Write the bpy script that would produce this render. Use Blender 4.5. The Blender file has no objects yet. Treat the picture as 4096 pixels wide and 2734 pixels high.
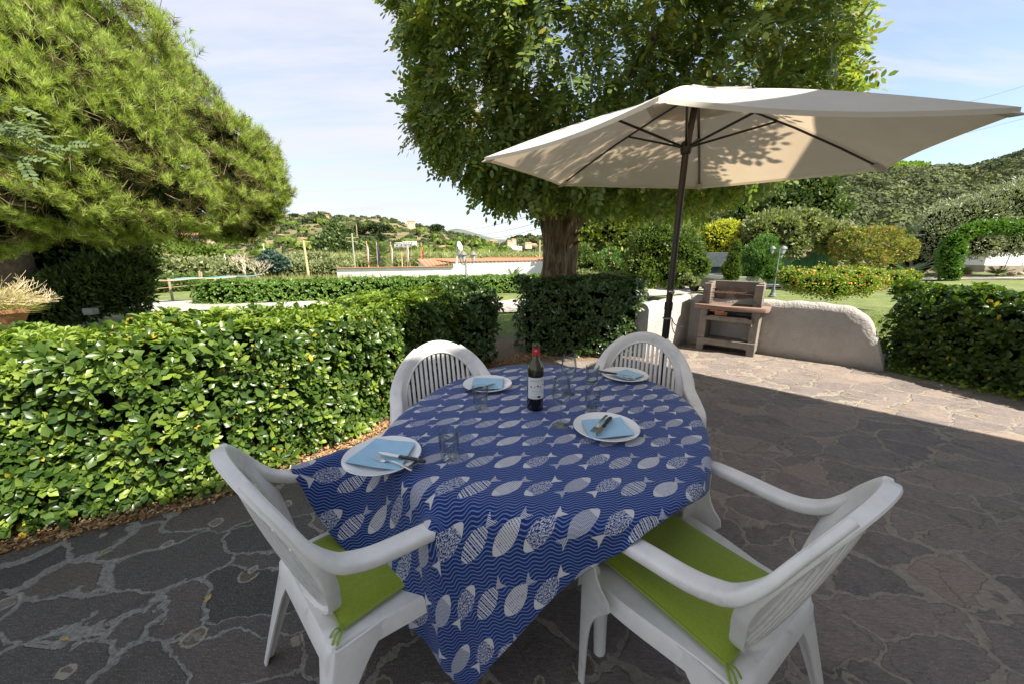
import bpy, bmesh, math, random
import numpy as np
from mathutils import Vector, Matrix, Quaternion
random.seed(7)
C = bpy.context.scene
COL = C.collection
R = math.radians
# ------------------------------------------------------------ camera, sky, sun
HC = 1.46
FPX = 1500.0
PITCH = math.atan((1367-1013)/FPX)
cam_d = bpy.data.cameras.new('camera'); cam = bpy.data.objects.new('camera', cam_d); COL.objects.link(cam)
cam.location = (0, 0, HC); cam.rotation_euler = (math.pi/2-PITCH, 0, 0)
cam_d.sensor_width = 36; cam_d.lens = FPX/4096*36; cam_d.clip_start = .05; cam_d.clip_end = 20000
C.camera = cam
SUN_AZ = (.82, -.57); SUN_EL = R(48)
_n = math.hypot(*SUN_AZ); SD = Vector((SUN_AZ[0]/_n*math.cos(SUN_EL), SUN_AZ[1]/_n*math.cos(SUN_EL), math.sin(SUN_EL)))
sl = bpy.data.lights.new('sun', 'SUN'); sl.energy = 4.4; sl.angle = R(.53); sl.color = (1, .93, .82)
so = bpy.data.objects.new('sun', sl); COL.objects.link(so)
so.rotation_euler = SD.to_track_quat('Z', 'Y').to_euler()
C.view_settings.view_transform = 'Standard'; C.view_settings.look = 'None'
C.view_settings.exposure = 1.45; C.view_settings.gamma = 1

# ------------------------------------------------------------ node helper
class X:
    def __init__(s, g, o): s.g = g; s.o = o
    def __add__(s, b): return s.g.m('ADD', s, b)
    __radd__ = __add__
    def __mul__(s, b): return s.g.m('MULTIPLY', s, b)
    __rmul__ = __mul__
    def __sub__(s, b): return s.g.m('SUBTRACT', s, b)
    def __rsub__(s, b): return s.g.m('SUBTRACT', b, s)
    def __truediv__(s, b): return s.g.m('DIVIDE', s, b)
class G:
    def __init__(s, nt): s.nt = nt
    def n(s, t): return s.nt.nodes.new(t)
    def put(s, sock, v):
        if isinstance(v, X): s.nt.links.new(v.o, sock)
        elif v is not None:
            if isinstance(v, tuple) and len(v) == 3 and len(sock.default_value) == 4: v = (*v, 1)
            sock.default_value = v
    def m(s, op, *a, clamp=False):
        k = s.n('ShaderNodeMath'); k.operation = op; k.use_clamp = clamp
        for i, v in enumerate(a): s.put(k.inputs[i], v)
        return X(s, k.outputs[0])
    def gt(s, a, b): return s.m('GREATER_THAN', a, b)
    def lt(s, a, b): return s.m('LESS_THAN', a, b)
    def absv(s, a): return s.m('ABSOLUTE', a)
    def mx(s, a, b): return s.m('MAXIMUM', a, b)
    def mn(s, a, b): return s.m('MINIMUM', a, b)
    def obj(s): return X(s, s.n('ShaderNodeTexCoord').outputs['Object'])
    def gen(s): return X(s, s.n('ShaderNodeTexCoord').outputs['Generated'])
    def uv(s): return X(s, s.n('ShaderNodeTexCoord').outputs['UV'])
    def pos(s): return X(s, s.n('ShaderNodeNewGeometry').outputs['Position'])
    def nrm(s): return X(s, s.n('ShaderNodeNewGeometry').outputs['Normal'])
    def isl(s): return X(s, s.n('ShaderNodeNewGeometry').outputs['Random Per Island'])
    def xyz(s, v):
        k = s.n('ShaderNodeSeparateXYZ'); s.put(k.inputs[0], v); return [X(s, o) for o in k.outputs]
    def cxyz(s, a, b, c):
        k = s.n('ShaderNodeCombineXYZ')
        for i, v in enumerate((a, b, c)): s.put(k.inputs[i], v)
        return X(s, k.outputs[0])
    def mapv(s, v, scale=(1, 1, 1), rot=(0, 0, 0), loc=(0, 0, 0)):
        k = s.n('ShaderNodeMapping'); s.put(k.inputs[0], v); k.inputs['Scale'].default_value = scale
        k.inputs['Rotation'].default_value = rot; k.inputs['Location'].default_value = loc
        return X(s, k.outputs[0])
    def vadd(s, a, b, op='ADD'):
        k = s.n('ShaderNodeVectorMath'); k.operation = op; s.put(k.inputs[0], a); s.put(k.inputs[1], b); return X(s, k.outputs[0])
    def vscale(s, a, f):
        k = s.n('ShaderNodeVectorMath'); k.operation = 'SCALE'; s.put(k.inputs[0], a); s.put(k.inputs['Scale'], f); return X(s, k.outputs[0])
    def noise(s, v=None, scale=5, detail=4, rough=.55, dist=0, color=False):
        k = s.n('ShaderNodeTexNoise')
        if v is not None: s.put(k.inputs['Vector'], v)
        s.put(k.inputs['Scale'], scale); k.inputs['Detail'].default_value = detail
        k.inputs['Roughness'].default_value = rough; k.inputs['Distortion'].default_value = dist
        return X(s, k.outputs['Color' if color else 'Fac'])
    def vor(s, v=None, scale=5, feature='F1', out='Distance', rnd=1.0):
        k = s.n('ShaderNodeTexVoronoi'); k.feature = feature
        if v is not None: s.put(k.inputs['Vector'], v)
        k.inputs['Scale'].default_value = scale; k.inputs['Randomness'].default_value = rnd
        return X(s, k.outputs[out])
    def ramp(s, f, pts, interp='LINEAR'):
        k = s.n('ShaderNodeValToRGB'); s.put(k.inputs[0], f); e = k.color_ramp.elements
        k.color_ramp.interpolation = interp
        while len(e) < len(pts): e.new(.5)
        for i, (p, c) in enumerate(pts):
            e[i].position = p
            e[i].color = (c, c, c, 1) if not isinstance(c, tuple) else (*c[:3], 1)
        return X(s, k.outputs[0])
    def mix(s, f, a, b, mode='MIX'):
        k = s.n('ShaderNodeMix'); k.data_type = 'RGBA'; k.blend_type = mode
        s.put(k.inputs[0], f); s.put(k.inputs[6], a); s.put(k.inputs[7], b); return X(s, k.outputs[2])
    def step(s, x, a, b):
        k = s.n('ShaderNodeMapRange'); s.put(k.inputs[0], x); k.inputs[1].default_value = a; k.inputs[2].default_value = b
        k.interpolation_type = 'SMOOTHSTEP'; return X(s, k.outputs[0])
    def bump(s, h, strength=.5, dist=.01):
        k = s.n('ShaderNodeBump'); s.put(k.inputs['Height'], h); k.inputs['Strength'].default_value = strength
        k.inputs['Distance'].default_value = dist; return X(s, k.outputs[0])
def mat(name, col=(.5, .5, .5), rough=.6, metal=0, spec=.5, trans=0, ior=1.45, alpha=None):
    m = bpy.data.materials.new(name); m.use_nodes = True; nt = m.node_tree; b = nt.nodes['Principled BSDF']
    g = G(nt); m['_b'] = 1
    if not isinstance(col, X): b.inputs['Base Color'].default_value = (*col, 1)
    b.inputs['Roughness'].default_value = rough; b.inputs['Metallic'].default_value = metal
    b.inputs['Specular IOR Level'].default_value = spec; b.inputs['Transmission Weight'].default_value = trans
    b.inputs['IOR'].default_value = ior
    return m, g, b
def setc(g, b, col=None, rough=None, nrm=None):
    if col is not None: g.put(b.inputs['Base Color'], col)
    if rough is not None: g.put(b.inputs['Roughness'], rough)
    if nrm is not None: g.put(b.inputs['Normal'], nrm)
def noisy(name, c1, c2, scale=6, rough=.6, bump=0, bs=60, bd=.003, spec=.5, metal=0, detail=5):
    m, g, b = mat(name, c1, rough, metal, spec)
    v = g.obj(); f = g.ramp(g.noise(v, scale, detail), [(.3, c1), (.7, c2)])
    setc(g, b, f)
    if bump: setc(g, b, nrm=g.bump(g.noise(v, bs, 4), bump, bd))
    return m
# ------------------------------------------------------------ world
def at_dir(u, v):
    c_, s_ = math.cos(PITCH), math.sin(PITCH); x, y = u-2048, 1367-v
    return Vector((x, FPX*c_+y*s_, -FPX*s_+y*c_)).normalized()
w = bpy.data.worlds.new('World'); C.world = w; w.use_nodes = True
g = G(w.node_tree); bg = w.node_tree.nodes['Background']
sky = g.n('ShaderNodeTexSky'); sky.sky_type = 'NISHITA'; sky.sun_disc = False
sky.sun_elevation = SUN_EL; sky.sun_rotation = math.atan2(SD.x, SD.y); sky.altitude = 10
sky.air_density = 1.0; sky.dust_density = .8; sky.ozone_density = 1.0
d = g.gen(); dx, dy, dz = g.xyz(d)
den = g.mx(dz, 0.0) + .18
cv = g.cxyz(dx/den, dy/den, 0.0)
c1 = g.noise(g.mapv(cv, (.55, 1.5, 1), (0, 0, R(28))), 1.1, 7, .6, .6)
c2 = g.noise(g.mapv(cv, (.9, .9, 1), (0, 0, R(-20)), (3, 1, 0)), .55, 3, .5)
cf = g.step(c1*.62+c2*.55, .50, .80)
leftb = g.step(dx*-1.0, -.45, .25)
cf = g.mx(cf*.75, leftb*.72+cf*leftb*.25)
bd = at_dir(3820, 170); dv_ = g.n('ShaderNodeVectorMath'); dv_.operation = 'DOT_PRODUCT'; g.put(dv_.inputs[0], d); dv_.inputs[1].default_value = bd
bl = g.step(X(g, dv_.outputs['Value']), .955, .998); cs = g.noise(g.mapv(cv, (.7, 3.2, 1), (0, 0, R(-35))), 1.6, 6, .6, .5)
cf = g.mx(cf, bl*g.step(cs, .30, .75)*.62)
cf = g.mx(cf, .22)
str_ = g.noise(g.mapv(cv, (.5, 2.6, 1), (0, 0, R(12)), (1, 5, 0)), 1.3, 6, .62, .4)
cf = g.m('MULTIPLY', cf, .78+.42*g.step(str_, .35, .65), clamp=True)
cloudc = (3.75, 3.80, 4.2)
g.put(bg.inputs['Color'], g.mix(g.m('MULTIPLY', cf, g.step(dz, -.02, .03), clamp=True), X(g, sky.outputs[0]), cloudc))
bg.inputs['Strength'].default_value = .089

# ------------------------------------------------------------ projection helpers (photograph pixel -> place)
_cp, _sp = math.cos(PITCH), math.sin(PITCH)
def ray(u, v):
    x = u-2048; y = 1367-v
    return Vector((x, FPX*_cp+y*_sp, -FPX*_sp+y*_cp))
def at(u, v, Y): r = ray(u, v); r = r*(Y/r.y); return Vector((r.x, r.y, r.z+HC))
def gp(u, v, z=0): r = ray(u, v); r = r*((z-HC)/r.z); return Vector((r.x, r.y, z))
def sstep(a, b, x): t = max(0, min(1, (x-a)/(b-a))); return t*t*(3-2*t)
def ground_z(x, y):
    a = abs(x); d = y+max(0, a-14)*.3
    s = y-.9*x  # garden falls away beyond the terrace edge
    z = -.42*sstep(6.5, 12, d) - .12*sstep(12, 22, d) - 1.0*sstep(24, 40, d) - 1.6*sstep(40, 90, d) - 1.6*sstep(90, 260, d)
    # right garden stays higher
    k = sstep(8, 26, x-.25*y)
    return z*(1-k)+k*(-.42*sstep(6.5, 12, d)+.4*sstep(30, 70, d))
def gnd(u, v):   # photograph pixel -> point of the ground
    z = 0
    for _ in range(30):
        p = gp(u, v, z); z = .5*z+.5*ground_z(p.x, p.y)
    return Vector((p.x, p.y, ground_z(p.x, p.y)))
# ------------------------------------------------------------ object helpers
def tag(o, label=None, cat=None, group=None, kind=None):
    if label: o['label'] = label
    if cat: o['category'] = cat
    if group: o['group'] = group
    if kind: o['kind'] = kind
    return o
def thing(name, label, cat, loc=(0, 0, 0), rz=0, group=None):
    o = bpy.data.objects.new(name, None); COL.objects.link(o); o.location = loc; o.rotation_euler = (0, 0, rz)
    o.empty_display_size = .1
    return tag(o, label, cat, group)
def link(name, me, m=None, parent=None, smooth=False):
    if m is not None:
        for q in (m if isinstance(m, (list, tuple)) else [m]): me.materials.append(q)
    if smooth: me.shade_smooth()
    o = bpy.data.objects.new(name, me); COL.objects.link(o)
    if parent is not None: o.parent = parent
    return o
class MB:
    def __init__(s): s.v = []; s.f = []; s.mi = []
    def add(s, vs, fs, mi=0):
        b = len(s.v); s.v += [tuple(x) for x in vs]; s.f += [tuple(i+b for i in f) for f in fs]; s.mi += [mi]*len(fs)
        return s
    def box(s, c, d, rz=0, mi=0, M=None, taper=1.0):
        x, y, z = [q/2 for q in d]; vs = []
        for k in (-1, 1):
            t = taper if k > 0 else 1
            for a, b_ in ((-1, -1), (1, -1), (1, 1), (-1, 1)): vs.append(Vector((a*x*t, b_*y*t, k*z)))
        if M is None: M = Matrix.Translation(Vector(c)) @ Matrix.Rotation(rz, 4, 'Z')
        else: M = M @ Matrix.Translation(Vector(c))
        vs = [M @ q for q in vs]
        return s.add(vs, [(3, 2, 1, 0), (4, 5, 6, 7), (0, 1, 5, 4), (1, 2, 6, 5), (2, 3, 7, 6), (3, 0, 4, 7)], mi)
    def tube(s, pts, r, n=8, mi=0, cap=True, ell=1.0):
        pts = [Vector(p) for p in pts]; rr = r if isinstance(r, (list, tuple)) else [r]*len(pts)
        vs = []; fs = []; up = None
        for i, p in enumerate(pts):
            t = (pts[min(i+1, len(pts)-1)]-pts[max(i-1, 0)]).normalized()
            if up is None:
                up = Vector((0, 0, 1)) if abs(t.z) < .95 else Vector((1, 0, 0))
            a = t.cross(up)
            if a.length < 1e-5: a = t.orthogonal()
            a.normalize(); b_ = a.cross(t).normalized(); up = b_
            for k in range(n):
                th = 2*math.pi*k/n; vs.append(p+a*math.cos(th)*rr[i]+b_*math.sin(th)*rr[i]*ell)
        for i in range(len(pts)-1):
            for k in range(n):
                a0 = i*n+k; a1 = i*n+(k+1) % n; fs.append((a0, a1, a1+n, a0+n))
        if cap: fs.append(tuple(range(n))[::-1]); fs.append(tuple((len(pts)-1)*n+k for k in range(n)))
        return s.add(vs, fs, mi)
    def lathe(s, prof, n=24, c=(0, 0, 0), mi=0, closed=False):
        vs = []; fs = []; m_ = len(prof)
        for r, z in prof:
            for k in range(n):
                th = 2*math.pi*k/n; vs.append((c[0]+r*math.cos(th), c[1]+r*math.sin(th), c[2]+z))
        for i in range(m_-1 if not closed else m_):
            j = (i+1) % m_
            for k in range(n):
                k2 = (k+1) % n; fs.append((i*n+k, i*n+k2, j*n+k2, j*n+k))
        if not closed:
            if prof[0][0] > 1e-4: fs.append(tuple(range(n))[::-1])
            if prof[-1][0] > 1e-4: fs.append(tuple((m_-1)*n+k for k in range(n)))
        return s.add(vs, fs, mi)
    def prism(s, poly, z0, z1, M=None, mi=0):
        n = len(poly); M = M or Matrix()
        vs = [M @ Vector((x, y, z0)) for x, y in poly]+[M @ Vector((x, y, z1)) for x, y in poly]
        fs = [tuple(range(n))[::-1], tuple(range(n, 2*n))]+[(i, (i+1) % n, n+(i+1) % n, n+i) for i in range(n)]
        return s.add(vs, fs, mi)
    def grid(s, P, mi=0, wrap=False):   # P[i][j]
        a = len(P); b = len(P[0]); vs = [p for row in P for p in row]; fs = []
        for i in range(a-1):
            for j in range(b if wrap else b-1):
                j2 = (j+1) % b; fs.append((i*b+j, i*b+j2, (i+1)*b+j2, (i+1)*b+j))
        return s.add(vs, fs, mi)
    def mesh(s, name):
        me = bpy.data.meshes.new(name); me.from_pydata([tuple(v) for v in s.v], [], s.f)
        me.polygons.foreach_set('material_index', s.mi); me.update(); return me
    def build(s, name, m=None, parent=None, smooth=False, bevel=0, seg=2, subd=0, solid=0, auto=False, merge=False):
        me = s.mesh(name)
        if bevel or subd or solid or merge or auto:
            bm = bmesh.new(); bm.from_mesh(me)
            if merge: bmesh.ops.remove_doubles(bm, verts=bm.verts, dist=1e-5)
            bmesh.ops.recalc_face_normals(bm, faces=bm.faces)
            if solid: bmesh.ops.solidify(bm, geom=bm.faces[:], thickness=solid)
            if bevel:
                ed = [e for e in bm.edges if len(e.link_faces) == 2 and e.calc_face_angle(0) > R(35)]
                bmesh.ops.bevel(bm, geom=ed, offset=bevel, segments=seg, profile=.6, affect='EDGES', clamp_overlap=True)
            bm.to_mesh(me); bm.free()
        o = link(name, me, m, parent, False)
        if smooth:
            me.shade_smooth()
            try: me.set_sharp_from_angle(angle=R(42))
            except Exception: pass
        if subd:
            md = o.modifiers.new('s', 'SUBSURF'); md.levels = subd; md.render_levels = subd
        return o
def npmesh(name, V, F):
    """V (n,3) float, F (m,k) int -> mesh, fast"""
    me = bpy.data.meshes.new(name); V = np.asarray(V, np.float32); F = np.asarray(F, np.int32); k = F.shape[1]
    me.vertices.add(len(V)); me.vertices.foreach_set('co', V.ravel())
    me.loops.add(F.size); me.loops.foreach_set('vertex_index', F.ravel())
    me.polygons.add(len(F)); me.polygons.foreach_set('loop_start', np.arange(0, F.size, k, dtype=np.int32))
    me.polygons.foreach_set('loop_total', np.full(len(F), k, np.int32))
    me.update(calc_edges=True); return me
def copy_tree(o, parent=None):
    c = o.copy(); COL.objects.link(c)
    if parent is not None: c.parent = parent
    for ch in [q for q in bpy.data.objects if q.parent == o]: copy_tree(ch, c)
    return c
# ------------------------------------------------------------ foliage tools
rng = np.random.default_rng(11)
def nrmz(a): return a/(np.linalg.norm(a, axis=-1, keepdims=True)+1e-9)
def frames(Y, N=None, roll=None):
    """rotation matrices with local y along Y and z near N"""
    Y = nrmz(Y)
    if N is None: N = rng.normal(size=Y.shape)
    Xa = nrmz(np.cross(Y, N)); Z = np.cross(Xa, Y)
    return np.stack([Xa, Y, Z], axis=-1)
def scatter(T, F, P, M, S):
    """template verts T, faces F placed at P with frames M and scale S"""
    n = len(P); k = len(T)
    V = np.einsum('nij,kj->nki', M, T)*np.asarray(S).reshape(-1, 1, 1)+P[:, None, :]
    FF = F[None]+(np.arange(n)*k)[:, None, None]
    return V.reshape(-1, 3), FF.reshape(-1, F.shape[1])
def join(parts):
    Vs = []; Fs = []; b = 0
    for V, F in parts: Vs.append(V); Fs.append(F+b); b += len(V)
    return np.concatenate(Vs), np.concatenate(Fs)
LEAF_Q = (np.array([[0, 0, 0], [.32, .5, .06], [0, 1, -.05], [-.32, .5, .06]]), np.array([[0, 1, 2], [0, 2, 3]]))
def leaf8(w=.36, droop=.12, keel=.05, sh=(.45, 1.0)):
    T = np.array([[0, 0, 0], [-w*sh[0], .35, keel], [0, .38, 0], [w*sh[0], .35, keel], [-w*sh[1]*.5-w*.35, .74, keel-.02], [0, .74, -droop*.4], [w*sh[1]*.5+w*.35, .74, keel-.02], [0, 1, -droop]])
    T[:, 0] *= .75
    F = np.array([[0, 2, 1], [0, 3, 2], [1, 5, 4], [1, 2, 5], [2, 6, 5], [2, 3, 6], [4, 5, 7], [5, 6, 7]])
    return T, F
def rosette(nl=9, tilt=(15, 75), L=1.0, leaf=None, seed=0):
    r = np.random.default_rng(seed); T, F = leaf or leaf8(); parts = []
    for i in range(nl):
        a = i*2.4+r.normal()*.2; t = R(tilt[0]+(tilt[1]-tilt[0])*(i/(nl-1))**.8+r.normal()*8)
        Y = np.array([[math.cos(a)*math.sin(t), math.sin(a)*math.sin(t), math.cos(t)]])
        N = np.array([[-math.cos(a)*math.cos(t), -math.sin(a)*math.cos(t), math.sin(t)]])
        sc = L*(.55+.5*(i/(nl-1)))*(1+r.normal()*.1)
        parts.append(scatter(T, F, Y*.06, frames(Y, N), [sc]))
    return join(parts)
ROS = [rosette(9, seed=i) for i in range(5)]
ROS_S = [rosette(6, leaf=LEAF_Q, seed=i) for i in range(3)]
def compound(n=6, quad=False, seed=0, droop=.25):
    r = np.random.default_rng(seed); parts = []
    if quad: T, F = LEAF_Q[0]*np.array([1.5, 1, 1]), LEAF_Q[1]
    else:
        T = np.array([[0, 0, 0], [.2, .22, 0], [.27, .6, .02], [0, 1, 0], [-.27, .6, .02], [-.2, .22, 0]]); F = np.array([[0, 1, 5], [1, 2, 5], [2, 4, 5], [2, 3, 4]])
    for i in range(n):
        y = .2+.75*i/n; z = -droop*y*y
        for s in (-1, 1):
            Y = np.array([[s*.9, .35+r.normal()*.1, -.15+r.normal()*.12]]); N = np.array([[0, .1, 1.]])+r.normal(size=(1, 3))*.15
            parts.append(scatter(T, F, np.array([[0, y, z]]), frames(Y, N), [.26*(1-.25*abs(i/n-.45))]))
    parts.append(scatter(T, F, np.array([[0, .95, -droop*.9]]), frames(np.array([[0, 1, -.4]]), np.array([[0, 0, 1.]])), [.25]))
    return join(parts)
CMP = [compound(6, False, i) for i in range(3)]
CMQ = [compound(5, True, i) for i in range(3)]
def scat_var(temps, P, M, S):
    k = rng.integers(0, len(temps), len(P)); parts = []
    for i, (T, F) in enumerate(temps):
        q = k == i
        if q.any(): parts.append(scatter(T, F, P[q], M[q], np.asarray(S)[q]))
    return join(parts)
def lobes_sample(lobes, n, depth=.12, face=.0, bottom=True):
    """lobes: (x,y,z,rx,ry,rz). points on the lobes' surfaces that are outside the other lobes"""
    L = np.array(lobes, float); A = (L[:, 3]*L[:, 4]+L[:, 3]*L[:, 5]+L[:, 4]*L[:, 5]); A /= A.sum()
    P = []; N = []; got = 0
    while got < n:
        m = int(n*1.6)+50; k = rng.choice(len(L), m, p=A); u = nrmz(rng.normal(size=(m, 3)))
        dd = 1-np.abs(rng.normal(size=(m, 1)))*depth
        # lumpy surface
        lump = 1+.10*np.sin(u[:, :1]*5+k[:, None]*1.7)*np.sin(u[:, 1:2]*6+k[:, None])+.07*np.sin(u[:, 2:3]*9+u[:, :1]*7+k[:, None])
        lump = lump+.16*rng.random((m, 1))**5+.06*np.sin(u[:, :1]*13+k[:, None]*3)*np.sin(u[:, 2:3]*12+u[:, 1:2]*9)
        p = L[k, :3]+u*L[k, 3:]*dd*lump; nn = nrmz(u/L[k, 3:])
        ok = np.ones(m, bool)
        for j in range(len(L)):
            q = (((p-L[j, :3])/L[j, 3:])**2).sum(1) < .72; ok &= ~(q & (k != j))
        if face > 0:
            vd = nrmz(np.array([0, 0, HC])-p); fc = (nn*vd).sum(1); ok &= rng.random(m) < np.clip(1-face+face*(fc+.55), 0, 1)
        P.append(p[ok]); N.append(nn[ok]); got += ok.sum()
    return np.concatenate(P)[:n], np.concatenate(N)[:n]
def leafmat(name, cols, rough=.45, trans=.35, spec=.4, tcol=None, clump=None, cscale=1.2, yellow=None):
    """leaf colours vary from leaf to leaf and from clump to clump"""
    m, g, b = mat(name, cols[0], rough, 0, spec)
    i = g.isl(); n = len(cols)
    c = g.ramp(i, [(k/max(1, n-1), cols[k]) for k in range(n)])
    if clump:
        f = g.ramp(g.noise(g.pos(), cscale, 3), [(.35, 0), (.65, 1)])
        c = g.mix(f, c, g.mix(1.0, c, clump, 'MULTIPLY'))
    if yellow:
        c = g.mix(g.gt(g.m('FRACT', i*37.7), yellow[0]), c, yellow[1])
    setc(g, b, c)
    if trans:
        t = g.n('ShaderNodeBsdfTranslucent'); g.put(t.inputs['Color'], g.mix(1.0, c, tcol or (1.5, 1.7, .6), 'MULTIPLY'))
        ms = g.n('ShaderNodeMixShader'); ms.inputs[0].default_value = trans
        g.nt.links.new(b.outputs[0], ms.inputs[1]); g.nt.links.new(t.outputs[0], ms.inputs[2])
        g.nt.links.new(ms.outputs[0], g.nt.nodes['Material Output'].inputs[0])
    return m
# ------------------------------------------------------------ shared materials
M_bark = noisy('bark', (.10, .065, .045), (.22, .16, .12), 9, .9, 1, 30, .02)
M_twig = noisy('twig', (.13, .09, .06), (.26, .19, .13), 9, .9)
M_shade_core = noisy('inner_leaf_fill', (.004, .007, .002), (.009, .014, .004), 9, 1.0, spec=0)  # near-black colour stands in for the shade deep inside the foliage
M_hedge = leafmat('hedge_leaf', [(.028, .062, .012), (.055, .105, .019), (.085, .145, .025), (.15, .21, .035)], .30, .30, .45, clump=(.75, .8, .8), cscale=2.5, yellow=(.988, (.50, .36, .04)))
M_hedge_top = leafmat('hedge_leaf_new', [(.12, .19, .028), (.19, .27, .04), (.27, .34, .06)], .34, .32, .42)
M_hedge_shade = leafmat('hedge_leaf_shaded', [(.040, .075, .022), (.06, .105, .03), (.09, .145, .04)], .30, .22, .5)  # duller copy of the hedge leaf, parasol shade put into its colour
M_farhedge = leafmat('far_hedge_leaf', [(.06, .13, .02), (.10, .19, .03), (.16, .25, .04)], .4, .25, .45)
M_white_met = noisy('painted_metal', (.6, .6, .58), (.7, .7, .68), 5, .5)
M_dkmetal, _g, _b = mat('dark_metal', (.035, .032, .03), .35, .6)
M_wood = noisy('weathered_wood', (.25, .19, .12), (.42, .33, .22), 8, .8, .4, 40, .004)
M_pole = noisy('utility_pole_wood', (.42, .32, .16), (.55, .44, .24), 5, .8)
M_terra = noisy('terracotta', (.30, .12, .06), (.42, .18, .10), 7, .8, .3, 30, .004)
M_wwall = noisy('white_wall_paint', (.72, .71, .68), (.82, .81, .79), 2, .85, .3, 20, .01)

def core_blob(lobes, m=M_shade_core, name='shade_core', parent=None, k=.80, sub=3):  # solid blobs coloured as the shade inside crowns and bushes
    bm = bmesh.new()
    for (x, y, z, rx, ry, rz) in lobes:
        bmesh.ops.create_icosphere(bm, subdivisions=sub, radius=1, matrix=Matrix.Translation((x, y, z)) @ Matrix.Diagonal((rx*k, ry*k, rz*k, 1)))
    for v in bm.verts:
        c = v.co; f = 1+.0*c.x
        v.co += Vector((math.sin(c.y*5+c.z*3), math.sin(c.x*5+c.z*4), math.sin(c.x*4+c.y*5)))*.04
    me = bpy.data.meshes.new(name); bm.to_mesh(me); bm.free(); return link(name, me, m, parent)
def smooth2(pts, k=5):
    P = [Vector((*p[:2], 0)) for p in pts]; out = []
    for i in range(len(P)-1):
        p0 = P[max(i-1, 0)]; p1 = P[i]; p2 = P[i+1]; p3 = P[min(i+2, len(P)-1)]
        for j in range(k):
            t = j/k; out.append(.5*((2*p1)+(p2-p0)*t+(2*p0-5*p1+4*p2-p3)*t*t+(-p0+3*p1-3*p2+p3)*t**3))
    return out+[P[-1]]
def hedge(name, label, line, hw, h, dens, size, m, temps=ROS, z0=0.0, zfun=None, topm=None, cat='hedge', seed=1, group=None, upb=.45, layers=1.0, ragged=.05):
    """clipped hedge along a centre line: leafy surface round a dark inner mass"""
    root = thing(name, label, cat, (0, 0, 0), 0, group)
    L = np.array([tuple(q)[:2] for q in smooth2(line)], float); seg = np.linalg.norm(np.diff(L, axis=0), axis=1); cum = np.r_[0, np.cumsum(seg)]; tot = cum[-1]
    def ptn(s):
        i = np.clip(np.searchsorted(cum, s, 'right')-1, 0, len(seg)-1); t = ((s-cum[i])/seg[i])[:, None]
        p = L[i]*(1-t)+L[i+1]*t
        # smoothed direction
        dv = nrmz(L[i+1]-L[i]); return p, dv
    per = 2*h+2*hw; n = int(tot*per*dens); s = rng.random(n)*(tot+2*hw)-hw; q = rng.random(n)*per
    p, dv = ptn(np.clip(s, 0, tot)); nd = np.stack([dv[:, 1], -dv[:, 0]], 1)
    ov = s-np.clip(s, 0, tot)
    side = np.where(q < h, 1, np.where(q < h+2*hw, 0, -1)); rc = .16
    lat = np.where(side == 1, hw, np.where(side == -1, -hw, hw-(q-h))); z = np.where(side == 1, q, np.where(side == -1, per-q, h))
    endf = np.sqrt(np.clip(1-(ov/hw)**2, 0.02, 1)); lat = lat*endf
    dep = np.abs(rng.normal(size=n))*.07
    # rounded shoulders
    zz = np.clip((z-(h-rc))/rc, 0, 1); lat = lat*(1-.25*zz**3*(np.abs(lat)/hw)); z = z-rc*.35*(np.abs(lat)/hw)**6*zz
    wav = ragged*(np.sin(s*4.1+seed)+np.sin(s*9.3+q*5+seed*2))*.6
    P = np.zeros((n, 3)); P[:, :2] = p+dv*ov[:, None]+nd*lat[:, None]
    N = np.zeros((n, 3)); N[:, :2] = nd*np.sign(side)[:, None]*1.0+dv*(ov/hw*1.2)[:, None]; N[:, 2] = np.where(side == 0, 1, .15)
    N = nrmz(N); P[:, 2] = z; P += N*(wav-dep)[:, None]+rng.normal(size=(n, 3))*.015
    zb = np.array([zfun(a, b) for a, b in P[:, :2]]) if zfun else z0
    P[:, 2] = np.maximum(P[:, 2], .06)+zb
    ax = nrmz(N+np.array([0, 0, upb])+rng.normal(size=(n, 3))*.33)
    M = frames(nrmz(rng.normal(size=(n, 3))), ax); # local z near axis
    Z = ax; Xa = nrmz(np.cross(rng.normal(size=(n, 3)), Z)); Ya = np.cross(Z, Xa); M = np.stack([Xa, Ya, Z], -1)
    S = size*(.7+.6*rng.random(n))
    if topm is not None:
        new = (rng.random(n) < np.where(N[:, 2] > .6, .75, .22)) & (dep < .08)
        V, F = scat_var(temps, P[~new], M[~new], S[~new]); link('foliage', npmesh('foliage', V, F), m, root)
        V, F = scat_var(temps, P[new], M[new], S[new]*.95); link('young_foliage', npmesh('young_foliage', V, F), topm, root)
    else:
        V, F = scat_var(temps, P, M, S); link('foliage', npmesh('foliage', V, F), m, root)
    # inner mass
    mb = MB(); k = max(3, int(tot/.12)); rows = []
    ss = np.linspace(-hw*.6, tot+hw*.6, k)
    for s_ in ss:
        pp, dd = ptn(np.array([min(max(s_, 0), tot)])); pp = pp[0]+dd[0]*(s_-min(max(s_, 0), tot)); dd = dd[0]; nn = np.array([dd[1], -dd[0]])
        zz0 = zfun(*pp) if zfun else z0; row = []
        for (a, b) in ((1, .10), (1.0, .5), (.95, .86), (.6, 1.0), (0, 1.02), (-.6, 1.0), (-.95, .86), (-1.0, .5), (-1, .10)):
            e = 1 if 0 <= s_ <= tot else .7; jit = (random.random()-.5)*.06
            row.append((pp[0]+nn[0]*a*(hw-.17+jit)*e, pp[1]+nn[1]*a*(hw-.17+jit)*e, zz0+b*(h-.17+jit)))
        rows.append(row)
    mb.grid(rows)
    mb.f.append(tuple(range(9))); mb.mi.append(0); b0 = (k-1)*9; mb.f.append(tuple(range(b0+8, b0-1, -1))); mb.mi.append(0)
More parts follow.
